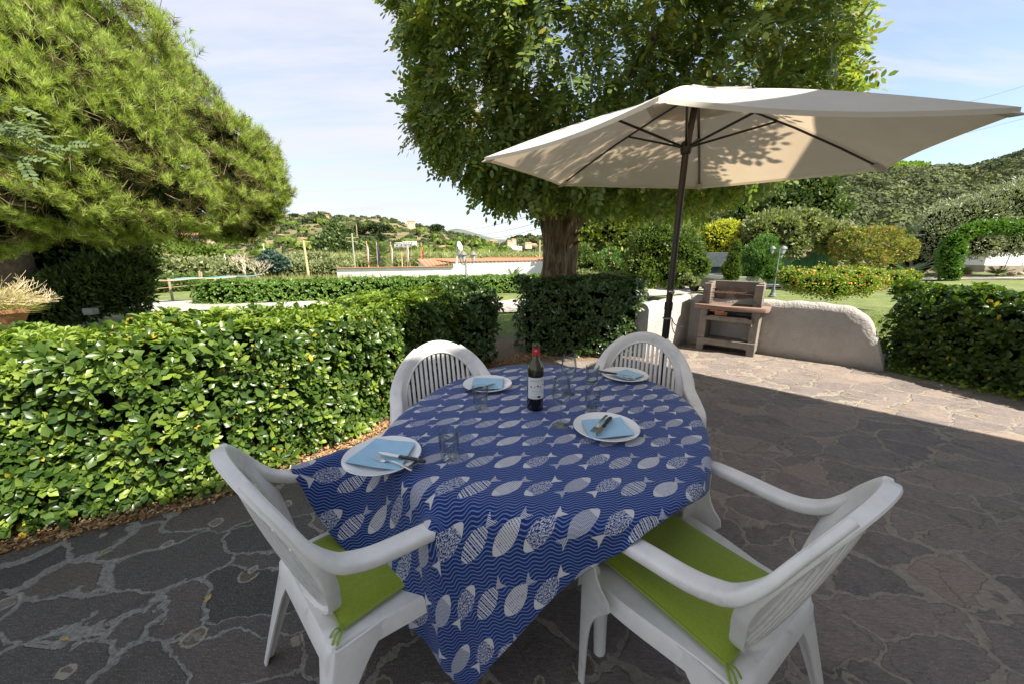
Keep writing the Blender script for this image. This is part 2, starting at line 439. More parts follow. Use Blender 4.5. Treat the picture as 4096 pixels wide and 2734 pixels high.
    mb.build('hedge_shade_core', M_shade_core, root)  # core coloured near black as the shade in the gaps between leaves
    return root
def lumpy(lobes, k=5, seed=0):
    r = np.random.default_rng(int(abs(lobes[0][0]*37+lobes[0][2]*91))+seed); out = list(lobes)
    for (x, y, z, a, b, c) in lobes:
        for _ in range(k):
            u = nrmz(r.normal(size=3)); u[2] = abs(u[2])*.9-.15; f = .30+.25*r.random()
            out.append((x+u[0]*a*.82, y+u[1]*b*.82, z+u[2]*c*.86, a*f, b*f, c*f*1.05))
    return out
def bush(name, label, lobes, n, size, m, cat='bush', temps=None, depth=.18, face=.4, upb=.3, core=M_shade_core, ck=.78, stems=None, group=None, fname='foliage', droop=None, jit=.5, extra=None):
    root = thing(name, label, cat, (0, 0, 0), 0, group)
    P, N = lobes_sample(lobes, n, depth, face)
    ax = nrmz(N+np.array([0, 0, upb])+rng.normal(size=P.shape)*jit)
    if temps is None: temps = [LEAF_Q]
    if temps[0][0].shape[0] <= 8 or droop is not None:
        if droop is not None: ax = nrmz(ax+np.array([0, 0, -droop]))
        M = frames(ax, N+rng.normal(size=P.shape)*.6)
    else:
        Z = ax; Xa = nrmz(np.cross(rng.normal(size=P.shape), Z)); M = np.stack([Xa, np.cross(Z, Xa), Z], -1)
    V, F = scat_var(temps, P, M, size*(.6+.8*rng.random(len(P))))
    link(fname, npmesh(fname, V, F), m, root)
    if core is not None: core_blob(lobes, core, 'shade_core', root, ck)
    if stems:
        mb = MB()
        for s in stems: mb.tube(s[0], s[1], 7)
        mb.build('trunk' if cat == 'tree' else 'stem', M_bark, root, smooth=True)
    return root
# ------------------------------------------------------------ ground
def make_ground():
    xs = np.concatenate([np.linspace(-900, -60, 22), np.linspace(-50, 50, 101), np.linspace(60, 900, 22)])
    ys = np.concatenate([np.linspace(-40, -2, 12), np.linspace(-1, 40, 83), np.linspace(45, 160, 24), np.linspace(180, 700, 20)])
    V = []; 
    for x in xs:
        for y in ys:
            z = ground_z(x, y)
            if y > 7: z += .03*math.sin(x*1.3+y*.7)*math.sin(y*.9)
            V.append((x, y, z-.012))
    a = len(xs); b = len(ys); F = [(i*b+j, (i+1)*b+j, (i+1)*b+j+1, i*b+j+1) for i in range(a-1) for j in range(b-1)]
    m, g, bs = mat('lawn', (.1, .15, .04), .9)
    v = g.obj(); n1 = g.noise(v, 1.3, 6, .6); n2 = g.noise(v, 14, 5, .7); n3 = g.noise(v, 90, 3, .7)
    c = g.ramp(n1*.5+n2*.3+n3*.2, [(.36, (.10, .10, .045)), (.47, (.13, .17, .045)), (.58, (.19, .22, .06)), (.70, (.27, .26, .11))])
    x, y, z = g.xyz(v)
    far = g.step(y, 24, 40)
    c = g.mix(far, c, g.ramp(n1, [(.35, (.07, .10, .03)), (.65, (.17, .18, .06))]))
    dirt = g.m('MULTIPLY', g.step(n1, .56, .66), g.lt(y, 9))
    c = g.mix(dirt*.5, c, (.20, .15, .10))
    setc(g, bs, c, nrm=g.bump(n2+n3*.6, .8, .05))
    tag(link('ground', npmesh('ground', np.array(V), np.array(F)), m, smooth=True), kind='structure')
make_ground()
# patio of crazy paving
def make_patio():
    m, g, b = mat('crazy_paving', (.2, .18, .16), .75, 0, .35)
    v = g.obj(); X_, Y_, Z_ = g.xyz(v)
    wob = g.vscale(g.vadd(g.noise(v, 2.2, 3, .6, color=True), (.5, .5, .5), 'SUBTRACT'), .32)
    wob2 = g.vscale(g.vadd(g.noise(v, 22, 4, .65, color=True), (.5, .5, .5), 'SUBTRACT'), .055)
    vv = g.vadd(g.vadd(v, wob), wob2)
    pv = g.mapv(vv, (1.0, 1.75, 1), (0, 0, R(24)))
    ed = g.vor(pv, 2.45, 'DISTANCE_TO_EDGE'); cc = g.vor(pv, 2.45, 'F1', 'Color')
    r1, r2, r3 = g.xyz(cc)
    wid = (.018+.038*g.step(g.noise(v, 1.1, 2), .35, .7))*(1+.15*g.step(X_*.8+Y_*.45, -.2, 1.8))
    jn = g.noise(v, 9, 4, .6); mort = 1-g.step(ed/wid+(jn-.5)*.9, .7, 1.15)
    # stone colours: grey-black slate to the left, purple brown to the right
    gx = g.step(X_*.8+Y_*.45+(g.noise(v, .9, 2)-.5)*1.5, -.6, 1.8)
    grain = g.noise(g.mapv(v, (9, 40, 9), (0, 0, R(24))), 3, 6, .75); sp = g.noise(v, 160, 3, .8); med = g.noise(v, 14, 5, .6)
    dark = g.ramp(r1*.6+med*.4, [(.15, (.058, .055, .052)), (.45, (.085, .079, .072)), (.7, (.115, .098, .084)), (.95, (.14, .105, .088))])
    warm = g.ramp(r1*.6+med*.4, [(.15, (.14, .125, .118)), (.38, (.26, .215, .185)), (.55, (.185, .16, .15)), (.75, (.29, .235, .195)), (.9, (.31, .235, .175)), (1, (.22, .19, .17))])
    st = g.mix(1.0, g.mix(gx, dark, warm), (1.15, 1.12, 1.12), 'MULTIPLY')
    st = g.mix(g.ramp(grain, [(.32, .8), (.62, 0)]), st, g.mix(1, st, (.45, .45, .45), 'MULTIPLY'))
    st = g.mix(g.ramp(sp, [(.56, 0), (.70, .75)]), st, (.42, .40, .36))
    mo = g.mix(gx, g.ramp(g.noise(v, 60, 4, .8), [(.35, (.13, .125, .11)), (.6, (.32, .31, .275)), (.8, (.42, .41, .37))]),
               g.ramp(g.noise(v, 40, 4, .8), [(.35, (.24, .205, .16)), (.65, (.40, .35, .28))]))
    crk = g.vor(g.mapv(vv, (1.3, 1.1, 1), (0, 0, R(60)), (5, 2, 0)), 2.6, 'DISTANCE_TO_EDGE'); crack = g.m('MULTIPLY', 1-g.step(crk, .004, .016), g.gt(g.noise(v, 1.7, 2), .5)); st = g.mix(crack*.45, st, (.055, .045, .035))
    c = g.mix(mort*(.82-gx*.10), st, mo)
    # lichen rings and dirt
    lv = g.vadd(v, g.vscale(wob2, .7)); ld = g.vor(lv, 7.5); lc = g.vor(lv, 7.5, 'F1', 'Color'); l1, l2, l3 = g.xyz(lc)
    rad = .12+.27*l2; near = g.lt(X_*.5+Y_, 1.75); on = g.m('MULTIPLY', g.gt(l1, .60), near)
    disc = g.m('MULTIPLY', g.lt(ld+(med-.5)*.16, rad), on); ring = g.m('MULTIPLY', disc, g.gt(ld+(med-.5)*.16, rad-.07))
    c = g.mix(disc*.45, c, g.ramp(l3, [(.3, (.19, .14, .085)), (.8, (.27, .24, .19))]))
    c = g.mix(ring*.45, c, (.48, .44, .35))
    c = g.mix(g.ramp(g.noise(v, 3.1, 6, .7), [(.52, 0), (.75, .5)]), c, (.07, .055, .04))
    h = (1-mort)*.6+grain*.25+med*.35+sp*.12
    setc(g, b, c, g.ramp(grain, [(.3, .85), (.7, .6)]), g.bump(h, .75, .02))
    # outline follows the left hedge, the passage between the hedges and the low wall
    poly = [(-7.5, -3), (-4.6, .32), (-2.62, 1.52), (-1.76, 2.02), (-1.2, 2.65), (-.8, 3.6), (-.62, 4.5), (.0, 4.9), (2.0, 5.2), (2.92, 6.2), (4.75, 4.62), (5.2, 3.75), (6.1, 2.1), (9, -3)]
    mb = MB(); mb.prism(poly, -.16, 0.0)
    tag(mb.build('patio', m), kind='structure')
make_patio()
M_litter = leafmat('dry_leaf', [(.20, .10, .04), (.36, .20, .09), (.50, .34, .18), (.30, .15, .07), (.58, .45, .27)], .7, .15, .3)
def leaf_litter():
    path = np.array([(-4.8, .5), (-2.75, 1.5), (-1.85, 1.98), (-1.3, 2.55), (-.85, 3.5), (-.55, 4.6), (.1, 5.0), (.5, 5.25)])
    seg = np.linalg.norm(np.diff(path, axis=0), axis=1); cum = np.r_[0, np.cumsum(seg)]
    n = 11000; s = rng.random(n)*cum[-1]; i = np.searchsorted(cum, s, 'right')-1; t = ((s-cum[i])/seg[i])[:, None]
    p = path[i]*(1-t)+path[i+1]*t; dv = nrmz(path[i+1]-path[i]); nd = np.stack([-dv[:, 1], dv[:, 0]], 1)
    off = rng.random(n)**1.5*.30-.015-np.abs(rng.normal(size=n))*.012
    P = np.zeros((n, 3)); P[:, :2] = p+nd*off[:, None]; P[:, 2] = .006+rng.random(n)*.022
    Y = rng.normal(size=(n, 3)); Y[:, 2] *= .25; N = np.array([0, 0, 1.])+rng.normal(size=(n, 3))*.4
    T = LEAF_Q[0]*np.array([1, 1, 1.5]); V, F = scatter(T, LEAF_Q[1], P, frames(Y, N), .012+.022*rng.random(n))
    tag(link('leaf_litter', npmesh('leaf_litter', V, F), M_litter), kind='stuff', label='dry brown leaf litter lying along the foot of the hedge', cat='leaf litter')
leaf_litter()
# soil bed under hedge
def soil():
    m = noisy('soil', (.10, .07, .045), (.26, .18, .11), 22, .95, .8, 60, .01)
    mb = MB(); poly = [(-7.6, -2.6), (-4.6, .32), (-2.62, 1.52), (-1.76, 2.02), (-1.2, 2.65), (-.8, 3.6), (-.62, 4.5), (.0, 4.9), (2.0, 5.2), (2.6, 5.9), (2.0, 6.7), (-.2, 6.4), (-1.6, 5.6), (-2.4, 3.9), (-3.6, 2.9), (-5.5, 2.0), (-8.5, 0)]
    mb.prism(poly, -.2, -.004); tag(mb.build('soil_bed', m), kind='structure')
soil()
def scattered_leaves():
    me = npmesh('fallen_leaf', (LEAF_Q[0]*np.array([1.1, 1, 1.8])), LEAF_Q[1])
    m = leafmat('fallen_leaf_yellow', [(.55, .38, .10), (.45, .30, .08)], .6, .2)
    spots = [(-2.05, 1.58), (-1.32, 1.35), (-1.05, .92), (1.5, 2.1), (2.75, 4.6), (2.9, 4.2), (3.1, 4.55), (3.3, 4.1), (3.0, 3.9), (3.6, 3.8), (3.9, 3.5), (2.6, 4.9), (2.8, 5.0), (3.15, 4.9), (4.1, 3.9), (3.5, 3.3), (4.3, 3.2), (2.4, 4.3), (3.7, 4.4), (2.2, 3.6), (-1.75, 1.15), (3.4, 4.75), (2.95, 4.75), (1.9, 1.75), (2.15, 2.6), (4.5, 3.7)]
    for i, (x, y) in enumerate(spots):
        o = bpy.data.objects.new('fallen_leaf', me); COL.objects.link(o)
        if i == 0: me.materials.append(m)
        s = .022+.02*random.random(); o.scale = (s, s*1.3, s); o.location = (x, y, .006); o.rotation_euler = (random.uniform(-.15, .15), random.uniform(-.15, .15), random.uniform(0, 6.3))
        tag(o, 'small yellow leaf fallen on the stone paving', 'leaf', 'fallen leaves on the patio')
scattered_leaves()
# gravel drive
def gravel():
    m, g, b = mat('gravel', (.4, .37, .33), .95)
    v = g.obj(); c = g.ramp(g.noise(v, 45, 5, .8)*.6+g.noise(v, 1.2, 3)*.4, [(.35, (.24, .21, .17)), (.55, (.46, .42, .36)), (.75, (.62, .58, .52))])
    setc(g, b, c, nrm=g.bump(g.noise(v, 70, 3), .8, .02))
    pts = [((300, 1232), 1.3), ((620, 1222), 1.5), ((1000, 1225), 1.4), ((1500, 1226), 1.3), ((2020, 1232), 1.5), ((2350, 1200), 1.6), ((2700, 1157), 1.5), ((3100, 1143), 1.3), ((3500, 1123), 1.2), ((3800, 1115), 1.2), ((4300, 1110), 1.3)]
    P = [gnd(*p) for p, w in pts]; rows = []
    fine = []
    for i in range(len(P)-1):
        for k in range(10):
            t = k/10; q = P[i].lerp(P[i+1], t); fine.append((q, pts[i][1]*(1-t)+pts[i+1][1]*t))
    for i, (q, wd) in enumerate(fine):
        d = (fine[min(i+1, len(fine)-1)][0]-fine[max(i-1, 0)][0]); nn = Vector((-d.y, d.x, 0)).normalized()
        row = []
        for a in np.linspace(-1, 1, 7):
            p = q+nn*a*(wd+.25*math.sin(i*.9)+.1*math.sin(i*2.3)); row.append((p.x, p.y, ground_z(p.x, p.y)+.035))
        rows.append(row)
    tag(MB().grid(rows).build('gravel_path', m), kind='structure')
gravel()
# ------------------------------------------------------------ low white garden wall (two runs meeting behind the barbecue)
def plaster():
    m, g, b = mat('rough_plaster', (.7, .68, .65), .9, 0, .2)
    v = g.obj(); c = g.ramp(g.noise(v, 2.3, 5, .6), [(.3, (.35, .325, .30)), (.7, (.46, .435, .41))])
    c = g.mix(g.ramp(g.noise(v, 30, 5, .7), [(.62, 0), (.8, .35)]), c, (.30, .25, .21))
    wz = g.xyz(g.pos())[2]; c = g.mix((1-g.step(wz+g.noise(v, 7, 4)*.16, .06, .22))*.6, c, (.20, .17, .135)); c = g.mix(g.ramp(g.noise(g.mapv(v, (4, 4, .8)), 2, 5, .7), [(.55, 0), (.75, .35)]), c, (.24, .21, .18))
    setc(g, b, c, nrm=g.bump(g.noise(v, 38, 4, .6)+g.noise(v, 9, 2)*1.2, .85, .02)); return m
M_plaster = plaster()
def garden_wall(name, label, p0, p1, h0, h1, endcurve, th=.2):
    p0 = Vector((*p0, 0)); p1 = Vector((*p1, 0)); d = (p1-p0); L = d.length; d.normalize(); nn = Vector((-d.y, d.x, 0))
    rows = []; n = 50
    for i in range(n+1):
        s = L*i/n; h = h0+(h1-h0)*i/n
        if endcurve and s > L-.62:
            t = (s-(L-.62))/.62; h = h*(1-t**3.2*.9) if t < .55 else h*(1-.55**3.2*.9)*(1-((t-.55)/.45)**1.5*.86)
        h += .008*math.sin(s*9)+.006*math.sin(s*23)
        row = []; r = th/2
        prof = [(-r, -.05), (-r, max(h-r, .02)*.5), (-r, max(h-r*.9, .03)), (-r*.8, h-r*.4), (-r*.4, h-r*.08), (0, h), (r*.4, h-r*.08), (r*.8, h-r*.4), (r, max(h-r*.9, .03)), (r, .2), (r, -.05)]
        for a, z in prof:
            p = p0+d*s+nn*a; row.append((p.x, p.y, z))
        rows.append(row)
    mb = MB(); mb.grid(rows); mb.f += [tuple(range(11))[::-1], tuple(n*11+k for k in range(11))]; mb.mi += [0, 0]
    o = mb.build(name, M_plaster, smooth=True)
    return tag(o, label, 'wall')
garden_wall('garden_wall', 'low white plastered garden wall to the right of the barbecue with a sloping rounded end', (2.99, 6.26), (4.78, 4.62), .80, .80, True)
garden_wall('garden_wall', 'sunlit low white plastered garden wall between clipped hedge and barbecue', (1.85, 5.28), (2.90, 6.26), .77, .80, False)
# ------------------------------------------------------------ barbecue
def barbecue():
    def conc(name, a, b_):
        m, g, b = mat(name, a, .95, 0, .2); v = g.obj()
        c = g.ramp(g.noise(v, 120, 3, .9)*.6+g.noise(v, 6, 4)*.4, [(.35, a), (.65, b_)])
        setc(g, b, c, nrm=g.bump(g.noise(v, 150, 3, .8), .7, .004)); return m
    mc = conc('aggregate_concrete', (.13, .115, .098), (.29, .26, .225)); mh = conc('hearth_block', (.14, .118, .10), (.31, .265, .225))
    mt = conc('red_worktop', (.17, .11, .085), (.30, .205, .165)); mbk = noisy('brick', (.45, .20, .12), (.6, .3, .2), 20, .9)
    rt = thing('barbecue', 'grey concrete barbecue with red worktop standing against the white wall', 'barbecue', (2.90, 5.74, 0), math.atan2(-.646, .763))
    W = .78; Dp = .46
    def sidep(x, mb):   # side panel, wider at the foot
        pr_ = [(-.02, 0), (.05, 0), (.09, .05), (Dp-.1, .05), (Dp-.06, 0), (Dp, 0), (Dp, .64), (.03, .64), (.03, .50), (.0, .14)]
        mb.prism([(a, b_) for a, b_ in pr_], 0, .10, Matrix.Translation((x, 0, 0)) @ Matrix(((0, 0, 1, 0), (1, 0, 0, 0), (0, 1, 0, 0), (0, 0, 0, 1))))
    mb = MB(); sidep(0, mb); sidep(W-.10, mb)
    mb.box((W/2, Dp-.02, .35), (W-.154, .035, .57))
    mb.build('base', mc, rt, bevel=.008)
    for q_ in (mh,):
        gg = G(q_.node_tree); bb = q_.node_tree.nodes['Principled BSDF']; src = X(gg, bb.inputs['Base Color'].links[0].from_socket); vv = gg.obj(); zz = gg.xyz(vv)[2]
        gg.put(bb.inputs['Base Color'], gg.mix(gg.m('MULTIPLY', gg.ramp(gg.noise(vv, 5, 5, .7), [(.42, 0), (.6, .75)]), 1-gg.step(zz, .85, 1.0)), src, (.035, .03, .027)))
    mb = MB(); mb.box((W/2, Dp/2-.01, .155), (W-.154, Dp-.06, .05))
    # arched apron
    ap = [(.0, 0.0), (.03, 0), (.10, .085), (.14, .10), (W-.14, .10), (W-.10, .085), (W-.03, 0), (W, 0), (W, .19), (0, .19)]
    mb.prism([(a, b_) for a, b_ in ap], 0, .05, Matrix.Translation((0, .032, 0)) @ Matrix.Rotation(math.pi/2, 4, 'X'))
    mb.build('lower_shelf', mc, rt, bevel=.006)
    mb = MB(); mb.box((W/2, Dp/2, .505), (W-.155, Dp-.05, .05)); mb.prism([(.075, .43), (.105, .475), (W-.105, .475), (W-.075, .43), (W-.075, .53), (W-.12, .53), (W-.16, .545), (.16, .545), (.12, .53), (.075, .53)], 0, .045, Matrix.Translation((0, .022, 0)) @ Matrix.Rotation(math.pi/2, 4, 'X'))
    mb.build('upper_shelf', mc, rt, bevel=.005)
    # worktop with bowed front
    pts = [(-.09, Dp+.0), (-.10, .03), (-.07, -.04)]
    for k in range(9): t = k/8; pts.append((.02+t*(W-.04), -.075-.055*math.sin(math.pi*t)))
    pts += [(W+.07, -.04), (W+.10, .03), (W+.09, Dp+.0)]
    mb = MB(); mb.prism(pts[::-1], .642, .705); mb.build('worktop', mt, rt, bevel=.012, smooth=True)
    mb = MB(); mb.box((.27, .10, .575), (.16, .14, .055), .3); mb.build('brick', mbk, rt, bevel=.004)
    mb = MB(); mb.box((.24, .02, .618), (.20, .12, .012), -.1); mb.build('tile_piece', mbk, rt, bevel=.002)
    # hearth: stepped side blocks and back
    mb = MB(); mb.box((W/2, Dp-.055, .875), (W-.10, .07, .335)); mb.build('hearth_back', mh, rt, bevel=.006)
    for x in (.055, W-.055):
        mb = MB(); mb.box((x, Dp-.19, .87), (.075, .20, .33)); mb.box((x+(.0 if x < .3 else 0), .115, .86), (.105, .14, .31)); s = 1 if x < .3 else -1
        for z in (.80, .87, .94): mb.box((x+s*.047, .235, z), (.02, .20, .012))
        mb.build('hearth_side', mh, rt, bevel=.006)
    mg = noisy('rusty_grill', (.10, .05, .03), (.25, .16, .11), 30, .6, metal=.5)
    mb = MB(); z = .885
    for k in range(17): x = .115+k*(W-.23)/16; mb.tube([(x, .03, z), (x, .38, z-.0)], .0022, 5)
    for y in (.03, .20, .38): mb.tube([(.10, y, z-.004), (W-.10, y, z-.004)], .003, 5)
    mb.build('grill_rack', mg, rt)
    mb = MB(); mb.box((.80*W, .30, .185), (.13, .03, .006), .1); mb.build('paper_strip', M_wwall, rt)
barbecue()
# ------------------------------------------------------------ hedges near
hedge('hedge', 'long glossy green clipped hedge in full sun along the left patio edge',
      [(-5.6, .15), (-4.2, 1.12), (-2.95, 1.97), (-2.12, 2.47), (-1.62, 3.1), (-1.27, 3.9), (-1.1, 4.55)], .46, 1.0, 700, .067, M_hedge, topm=M_hedge_top, seed=3)
bush('bush', 'dark rounded bush closing the far end of the left hedge', [(-.68, 4.95, .42, .42, .42, .6), (-.55, 5.05, .75, .34, .34, .30), (-.85, 4.9, .8, .3, .3, .25)], 900, .078, M_hedge_shade, 'bush', ROS, .1, 0, .4)
hedge('hedge', 'dark green clipped hedge block left of the barbecue behind the table', [(.50, 5.78), (1.55, 5.66)], .46, 1.08, 480, .072, M_hedge_shade, seed=5)
hedge('hedge', 'glossy clipped hedge beyond the rounded end of the garden wall on the right', [(5.42, 4.72), (5.72, 3.85), (6.3, 2.4), (7.2, .6)], .45, 1.02, 400, .080, M_hedge, seed=8)
def ivy():
    lob = [(4.92, 4.4, .03, .10, .25, .05), (5.03, 4.0, .03, .10, .3, .05), (5.2, 3.5, .03, .10, .3, .05), (5.42, 3.0, .03, .12, .3, .05)]
    P, N = lobes_sample(lob, 500, .2); P[:, 2] = np.abs(P[:, 2])
    V, F = scatter(LEAF_Q[0]*np.array([1.4, 1, 1]), LEAF_Q[1], P, frames(rng.normal(size=P.shape), np.array([0, 0, 1.])+rng.normal(size=P.shape)*.4), .02+.03*rng.random(len(P)))
    tag(link('ivy', npmesh('ivy', V, F), M_hedge_top), label='pale ivy creeping over the paving at the foot of the right hedge', cat='ivy', kind='stuff')
ivy()
def ap_(u, v, Y, r, ry=None, rz=None):
    p = at(u, v, Y); return (p.x, p.y, p.z, r, ry or r, rz or r*.8)
# far clipped hedge across the lawn
pA = gnd(800, 1220); pB = gnd(2190, 1166); pA2 = gnd(1100, 1215)
hedge('hedge', 'very long low clipped hedge across the far side of the lawn', [(pA.x, pA.y+.5), (pA2.x, pA2.y+.7), (pB.x, pB.y+.6), (pB.x+5, pB.y+1.0)], .5, .86, 120, .10, M_farhedge, temps=ROS_S, zfun=ground_z, seed=4)
# ------------------------------------------------------------ trees
def pine_tree():
    rt = thing('pine_tree', 'huge bushy pine with bright long needles at the upper left', 'tree', (-9.6, 7.2, 0))
    loc = Vector((-9.6, 7.2, 0))
    LB = [(150, 130, 6.9, 1.7), (430, 190, 7.2, 1.25), (600, 330, 7.4, .95), (740, 420, 7.6, .75), (200, 480, 6.0, 1.4), (520, 540, 6.6, 1.1), (800, 560, 7.5, .85), (930, 640, 7.9, .75), (330, 720, 5.9, .85), (640, 760, 6.4, .8), (860, 760, 7.2, .72),
          (1010, 750, 7.8, .55), (980, 860, 7.9, .48), (60, 720, 6.0, .9), (-250, 300, 7, 2.2), (-450, 700, 6.6, 1.5), (760, 880, 7.0, .42), (1060, 830, 8.0, .34), (430, 860, 6.0, .5), (560, 880, 6.3, .4), (220, 820, 5.8, .5), (-50, 880, 5.8, .6), (1090, 800, 8.0, .22), (1010, 620, 7.9, .45), (1040, 690, 7.9, .42), (880, 500, 7.8, .5), (690, 280, 7.6, .5), (560, 150, 7.6, .75), (900, 900, 7.6, .38), (1000, 930, 7.8, .25)]
    LB = [(u-(150 if v < 300 and u > 380 else 105 if v < 360 and u > 380 else 55 if v < 540 and u > 680 else 0), v, Y, r) for u, v, Y, r in LB]+[(1120, 800, 8.0, .17), (1150, 770, 8.0, .13), (1060, 880, 8.0, .2)]
    lobes = [ap_(u, v, Y, r*1.08, r*1.08, r*.92) for u, v, Y, r in LB]
    lobes += [(-10.8, 8.6, 5.5, 2.4, 2.4, 2.2)]
    lobes = [(x-loc.x, y-loc.y, z, a, b, c) for x, y, z, a, b, c in lobes]
    # tuft template: an upright brush of long needles at the end of a shoot
    def tuft(nn, seed, spread=50):
        r = np.random.default_rng(seed); Vs = []; Fs = []
        for k in range(nn):
            a = r.random()*6.283; t = R(6+spread*r.random()**.8); l = .8+.3*r.random(); y0 = -.75+.9*r.random()
            dr = np.array([math.cos(a)*math.sin(t), math.cos(t), math.sin(a)*math.sin(t)]); sd = np.cross(dr, r.normal(size=3)); sd /= np.linalg.norm(sd)
            o = np.array([0, y0, 0]); Vs += [o-sd*.024, o+sd*.024, o+dr*l]; Fs.append([3*k, 3*k+1, 3*k+2])
        return np.array(Vs), np.array(Fs)
    def tuf(P, N, size, m, name, nn=30, up=.9, sp=50, jit=.3):
        ax = nrmz(N*.75+np.array([0, 0, up])+rng.normal(size=P.shape)*jit)
        V, F = scat_var([tuft(nn, i, sp) for i in range(5)], P, frames(ax), size*(.7+.6*rng.random(len(P))))
        return link(name, npmesh(name, V, F), m, rt)
    off = np.array([loc.x, loc.y, 0])
    def samp(n, depth, face, gap=0):
        L2 = [(a+loc.x, b+loc.y, c, d, e, f) for a, b, c, d, e, f in lobes]; P, N = lobes_sample(L2, int(n*(1+gap)), depth, face)
        q = np.sin(P[:, 0]*4.3+P[:, 2]*2.1)*np.sin(P[:, 1]*3.7+P[:, 2]*4.9)*np.sin(P[:, 2]*5.3+P[:, 0]*1.7+1)
        if gap:
            k = np.argsort(-(q+rng.random(len(q))*.45))[:n]; P = P[k]; N = N[k]
        return P-off, N
    def pm(name, cols, sc):
        m = leafmat(name, cols, .45, .4, .35, tcol=(1.4, 1.5, .55)); nt = m.node_tree; g = G(nt); rp = [n for n in nt.nodes if n.type == 'VALTORGB'][0]
        f = g.isl()*.35+g.step(g.noise(g.pos(), sc, 2, .6), .32, .68)*.65; g.put(rp.inputs[0], f); return m
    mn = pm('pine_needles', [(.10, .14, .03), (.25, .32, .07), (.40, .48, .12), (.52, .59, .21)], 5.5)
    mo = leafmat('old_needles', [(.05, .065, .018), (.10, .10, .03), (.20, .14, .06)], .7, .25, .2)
    P, N = samp(15500, .08, .8, .5); tuf(P, N, .112, mn, 'crown', 32)
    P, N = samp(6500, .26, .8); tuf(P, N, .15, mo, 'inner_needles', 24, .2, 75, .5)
    core_blob(lobes, M_shade_core, 'shade_core', rt, .62)
    # bare twigs showing between the tufts, limbs and trunk
    P, N = samp(1300, .09, .8); mb = MB()
    for p, n in zip(P, N):
        p = Vector(p); n = Vector(n); t = Vector(rng.normal(size=3)); t = (t-n*t.dot(n)).normalized(); q = p+t*random.uniform(.12, .4)+n*.06
        mid = p.lerp(q, .5)+n*random.uniform(.0, .07); mb.tube([p-n*.08, mid, q], [.007, .005, .002], 3, cap=False)
    mb.build('twigs', M_twig, rt)
    mb = MB(); mb.tube([(0, 0, -.3), (.1, 0, 1.5), (.3, .3, 3), (.5, .8, 5)], [.42, .34, .3, .2], 12); mb.build('trunk', M_bark, rt, smooth=True)
    b1 = at(250, 880, 6.2)-loc; b2 = at(480, 860, 6.8)-loc
    mb = MB(); mb.tube([(.2, .1, 2.0), (1.4, -.5, 2.05), b1, b2], [.16, .13, .10, .05], 8); mb.build('limb', M_bark, rt, smooth=True)
    mb = MB(); mb.tube([(.3, .3, 3), (1.8, .1, 3.6), (3.5, .0, 4.2)], [.18, .12, .06], 8); mb.build('limb', M_bark, rt, smooth=True)
pine_tree()
